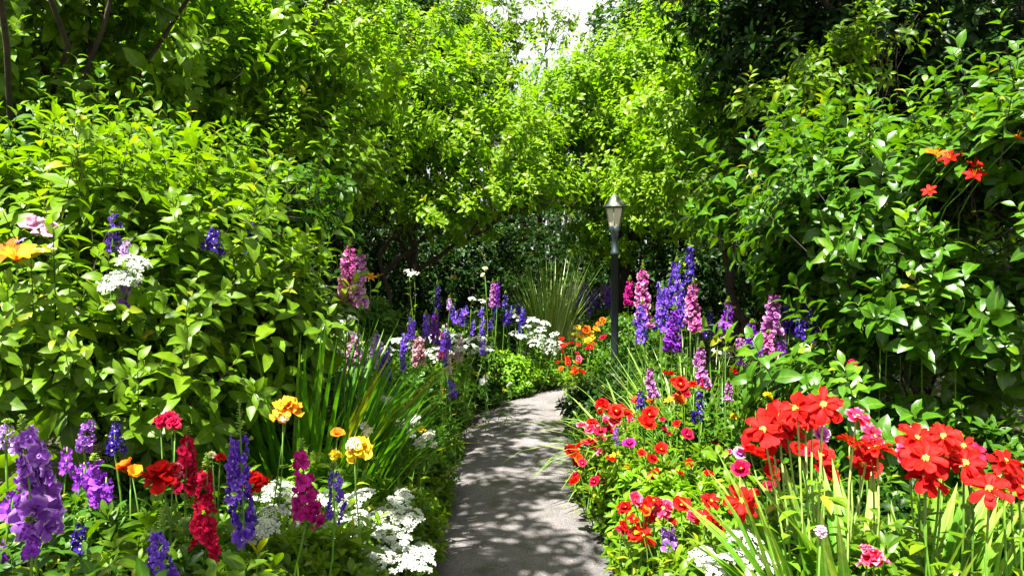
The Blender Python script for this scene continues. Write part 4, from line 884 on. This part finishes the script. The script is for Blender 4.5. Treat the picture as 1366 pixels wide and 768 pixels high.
heads('orange_bud', 'orange red bud left of the yellow lily near the path', 'flower bud', 450, 3.2, [(450, 578, 0)], 'poppy', 'orange', .05, G_STEM, G_BRIGHT)
heads('orange_bud', 'orange tulip shaped bud left of the crimson snapdragons', 'flower bud', 178, 2.6, [(178, 636, 0, 'amber', .06), (172, 630, .03, 'orange', .06)], 'bud', 'orange', .06, G_STEM, G_BRIGHT, mid=False, nl=6)
heads('red_carnation', 'large red ruffled bloom beside the tall crimson snapdragon', 'carnation', 215, 2.35, [(216, 636, 0, 'red', .12), (232, 628, .03, 'redpink', .08)], 'ruffle', 'red', .12, G_STEM, G_MID)
heads('red_carnation', 'red bloom above the leaves at the top of the crimson snapdragons', 'carnation', 222, 2.8, [(214, 562, 0), (232, 564, 0), (226, 556, .03)], 'ruffle', 'crimson', .07, G_STEM, G_MID)
heads('red_carnation', 'flat red bloom between the violet delphinium and white clusters', 'carnation', 347, 2.8, [(346, 646, 0), (338, 640, .05)], 'ruffle', 'red', .09, G_STEM, G_MID)
heads('red_carnation', 'small red bloom beside cream buds near the violet delphinium', 'carnation', 293, 2.7, [(294, 610, 0), (282, 606, .0, 'cream', .035)], 'ruffle', 'red', .045, G_STEM, G_MID)
umbel('white flower clusters behind the magenta snapdragon', 375, 2.9, [(352, 662, .1), (372, 652, .1), (395, 660, .1), (385, 680, 0), (362, 685, 0), (425, 668, .1), (405, 698, 0)], size=.10)
umbel('low white flower clusters left of the crimson snapdragon stem', 352, 2.5, [(352, 705, 0), (345, 715, 0)], size=.09)
umbel('white flower clusters in the middle of the lower left bed', 470, 3.1, [(430, 735, -.1), (445, 752, -.1), (478, 690, .1), (425, 700, 0), (485, 660, .3), (470, 668, .2), (442, 690, 0), (462, 702, 0), (455, 715, -.05), (470, 722, 0), (450, 672, .1)], size=.105)
umbel('white flower clusters nearest the path at lower left', 530, 3.3, [(500, 690, .2), (535, 662, .3), (485, 745, -.1), (560, 738, .1), (522, 752, -.1), (528, 676, .2), (545, 690, .1), (515, 690, .1), (515, 712, 0), (530, 722, 0), (505, 740, -.1), (545, 738, 0), (560, 752, -.05), (540, 700, .1), (498, 715, 0)], size=.12)
umbel('white flowers behind the dusty pink spike', 612, 6.9, [(606, 450, 0), (622, 456, 0), (614, 466, 0), (600, 468, 0), (628, 466, .1), (578, 452, .3), (575, 470, .1)], size=.14, nf=26)
umbel('far white flowers above the lime clump', 715, 10.2, [(706, 446, 0), (720, 450, 0), (732, 456, 0), (738, 466, -.2), (726, 464, 0), (690, 446, 0), (698, 430, .2), (716, 436, .3)], size=.17, nf=26)
umbel('white flowers below the pink foxglove pair', 462, 5.2, [(455, 432, .2), (440, 440, 0), (424, 421, .2), (430, 452, -.2), (468, 448, .1), (450, 470, 0)], size=.12, nf=24)
umbel('flat white umbel left of the tree trunk', 551, 9.6, [(551, 366, 0), (545, 362, .1)], size=.12, nf=24)
umbel('white umbels beside the orchid pink spike', 630, 9.2, [(629, 399, 0), (643, 402, .2)], size=.11, nf=22)
umbel('white flower clusters at the bottom right beside broad leaves', 985, 2.35, [(940, 744, .2), (972, 750, .1), (1000, 722, .1), (985, 714, .15), (1010, 756, 0), (1022, 748, 0), (952, 760, 0), (990, 742, .1)], size=.09)
umbel('single white flower at the foot of the lavender spikes', 962, 5.0, [(961, 470, 0)], size=.09, nf=18)
heads('small_daisy', 'small white daisies with yellow eyes beside the path', 'daisies', 545, 4.4, [(520, 535, .2, 'white', .09), (510, 532, .2, 'white', .07), (487, 568, -.6, 'white', .07), (490, 574, -.6, 'cream', .07), (536, 566, 0, 'white', .08), (563, 572, 0, 'yellow', .06), (553, 560, .1, 'white', .08), (575, 578, 0, 'white', .07), (560, 590, 0, 'white', .08), (578, 592, 0, 'white', .06), (569, 582, .1, 'white', .07), (548, 578, .1, 'white', .07)], 'daisy', 'white', .08, G_STEM, G_BRIGHT, tilt=.6, nl=5)
heads('small_daisy', 'few pale flowers on the shaded left edge of the path bend', 'daisies', 660, 7.6, [(645, 508, 0, 'white', .09), (648, 502, .1, 'cream', .07), (680, 512, .3, 'white', .06), (672, 520, 0, 'yellow', .04), (592, 520, -1, 'amber', .06)], 'daisy', 'white', .08, G_STEM, G_MID, tilt=.6, nl=5)
heads('yellow_lily', 'yellow orange lily left of the tree trunk', 'lily', 500, 7.9, [(494, 370, 0), (505, 369, .1)], 'lily', 'amber', .12, G_STEM, G_MID)
heads('yellow_lily', 'distant yellow bloom right of the tree trunk', 'lily', 606, 10.5, [(606, 371, 0)], 'ruffle', 'yellow', .08, G_STEM, G_MID)
heads('cream_lily', 'cream bloom on a stem above the orchid pink spike', 'lily', 647, 9.6, [(647, 362, 0), (647, 370, .05)], 'bud', 'cream', .09, G_STEM, G_BRIGHT, mid=False)
heads('orange_cosmos', 'sunlit orange and yellow flowers in the far bed by the lamp', 'cosmos', 780, 11.8, [(782, 440, 0), (790, 448, 0, 'yellow'), (775, 446, 0, 'amber'), (800, 434, .2), (770, 438, .2, 'yellow'), (795, 440, 0, 'amber'), (785, 455, -.2, 'yellow'), (804, 428, .3), (765, 450, 0, 'amber')], 'poppy', 'orange', .13, G_STEM, G_LIME, tilt=.8, nl=4)
umbel('far white flowers mixed with the orange flowers by the lamp', 768, 11.2, [(770, 442, 0), (758, 448, 0), (765, 456, 0), (752, 440, .2)], size=.16, nf=24)
heads('poppy_plant', 'tiny red poppies at the far side of the path bend', 'poppies', 760, 9.2, [(754, 460, 0), (750, 470, 0), (756, 478, 0), (745, 484, 0), (771, 482, -.3), (762, 458, .2), (758, 484, -.2), (749, 452, .3), (805, 451, .1, 'crimson', .11)], 'poppy', 'red', .075, G_STEM, G_BRIGHT)

def scatter(px0, px1, py0, py1, n, cols, s0, s1, dy=.35, slope=0):
    out = []
    for i in range(n):
        f = rng.random(); px = px0 + (px1 - px0) * f; py = rng.uniform(py0, py1) + slope * f
        out.append((px, py, rng.uniform(-dy, dy), cols[rng.integers(len(cols))], rng.uniform(s0, s1)))
    return out
RC = ['red', 'red', 'red', 'red', 'red', 'crimson', 'crimson', 'redpink', 'orange']
for lab, bx, Y, a in [
    ('drift of small red blooms along the right path edge below the bend', 790, 5.9, (762, 850, 545, 590, 15, RC, .05, .085)),
    ('drift of small red blooms spilling at the right path edge', 800, 4.9, (764, 850, 590, 645, 14, RC, .045, .075)),
    ('red blooms scattered between the large red poppy and the tall daisies', 930, 4.2, (850, 985, 575, 650, 13, RC, .04, .07)),
    ('low red blooms in front of the single large red daisy', 900, 3.3, (825, 950, 665, 705, 12, RC, .045, .075)),
    ('small red blooms in shade near the disappearing path', 770, 8.4, (748, 800, 455, 500, 12, RC, .06, .09)),
    ('red blooms among the pale arching grass on the right', 850, 5.2, (800, 925, 520, 560, 10, RC, .05, .085)),
    ('deep red blooms under the pink edged daisies', 1140, 2.8, (985, 1170, 600, 650, 9, ['red', 'crimson'], .05, .075))]:
    heads('red_bedding_flower', lab, 'red flowers', bx, Y, scatter(*a), 'poppy', 'red', .07, G_STEM, G_BRIGHT, nl=7, tilt=.6, group='drifts of small red flowers')

# ------------------------------------------------------------------ lamp post
def lathe(prof, sides, c, mat, name, parent, rot=0., smooth=True):
    a = Acc(); V = []; n = len(prof)
    for (r, z) in prof:
        for j in range(sides):
            t = rot + j * 6.28318 / sides; V.append((c[0] + r * math.cos(t), c[1] + r * math.sin(t), c[2] + z))
    Q = [(i * sides + j, i * sides + (j + 1) % sides, (i + 1) * sides + (j + 1) % sides, (i + 1) * sides + j) for i in range(n - 1) for j in range(sides)]
    a.add(np.array(V), np.zeros((len(V), 3)), Q, []); return a.build(name, mat, parent, smooth, loc=c * 0 + np.array(parent_loc(parent)))
def parent_loc(p):
    l = np.zeros(3)
    while p is not None: l += np.array(p.location); p = p.parent
    return l
lb = at(820, 354, 8.4); lb[2] = .03
lamp = thing('lamp_post', 'dark green lamp post with pale glass lantern in the flower bed', 'lamp post', lb)
IRON = solid('painted_iron', (.008, .018, .018), .5, .0, nscale=30, namt=.3, bump=.15, dist=.002)
CAPM = solid('lantern_cap', (.085, .105, .075), .4, .1, nscale=20, namt=.2, bump=.1, dist=.002)
FROST = solid('frosted_glass', (.66, .64, .48), .35, nscale=12, namt=.06, bump=.05, dist=.001)
z1 = at(820, 302, 8.4)[2]
lathe([(.0, 0), (.13, 0), (.13, .06), (.10, .10), (.085, .3), (.065, .34), (.0, .34)], 16, lb, IRON, 'base', lamp)
lathe([(.040, .3), (.038, z1 - .34), (.050, z1 - .33), (.050, z1 - .30), (.036, z1 - .28), (.033, z1 - .16), (.048, z1 - .11), (.044, z1 - .09), (.066, z1 - .03), (.0, z1 - .03)], 14, lb, IRON, 'pole', lamp)
c = lb + np.array([0, 0, z1 - .03])
lathe([(0, .0), (.055, .004), (.098, .19), (0, .192)], 6, c, FROST, 'lantern_glass', lamp, .3, False)
fr = Acc()
for j in range(6):
    t = .3 + j * 1.0472; d_ = np.array([math.cos(t), math.sin(t), 0]); tube(fr, [c + d_ * .060, c + d_ * .105 + [0, 0, .195]], .006, 5)
    t2 = t + 1.0472; e = np.array([math.cos(t2), math.sin(t2), 0]); tube(fr, [c + d_ * .060, c + e * .060], .006, 5); tube(fr, [c + d_ * .105 + [0, 0, .195], c + e * .105 + [0, 0, .195]], .007, 5)
fr.build('lantern_frame', CAPM, lamp, loc=lb)
lathe([(.0, .200), (.128, .200), (.128, .209), (.08, .262), (.064, .280), (.060, .295), (.045, .310), (.022, .335), (.0, .345)], 12, c, CAPM, 'lantern_cap', lamp)
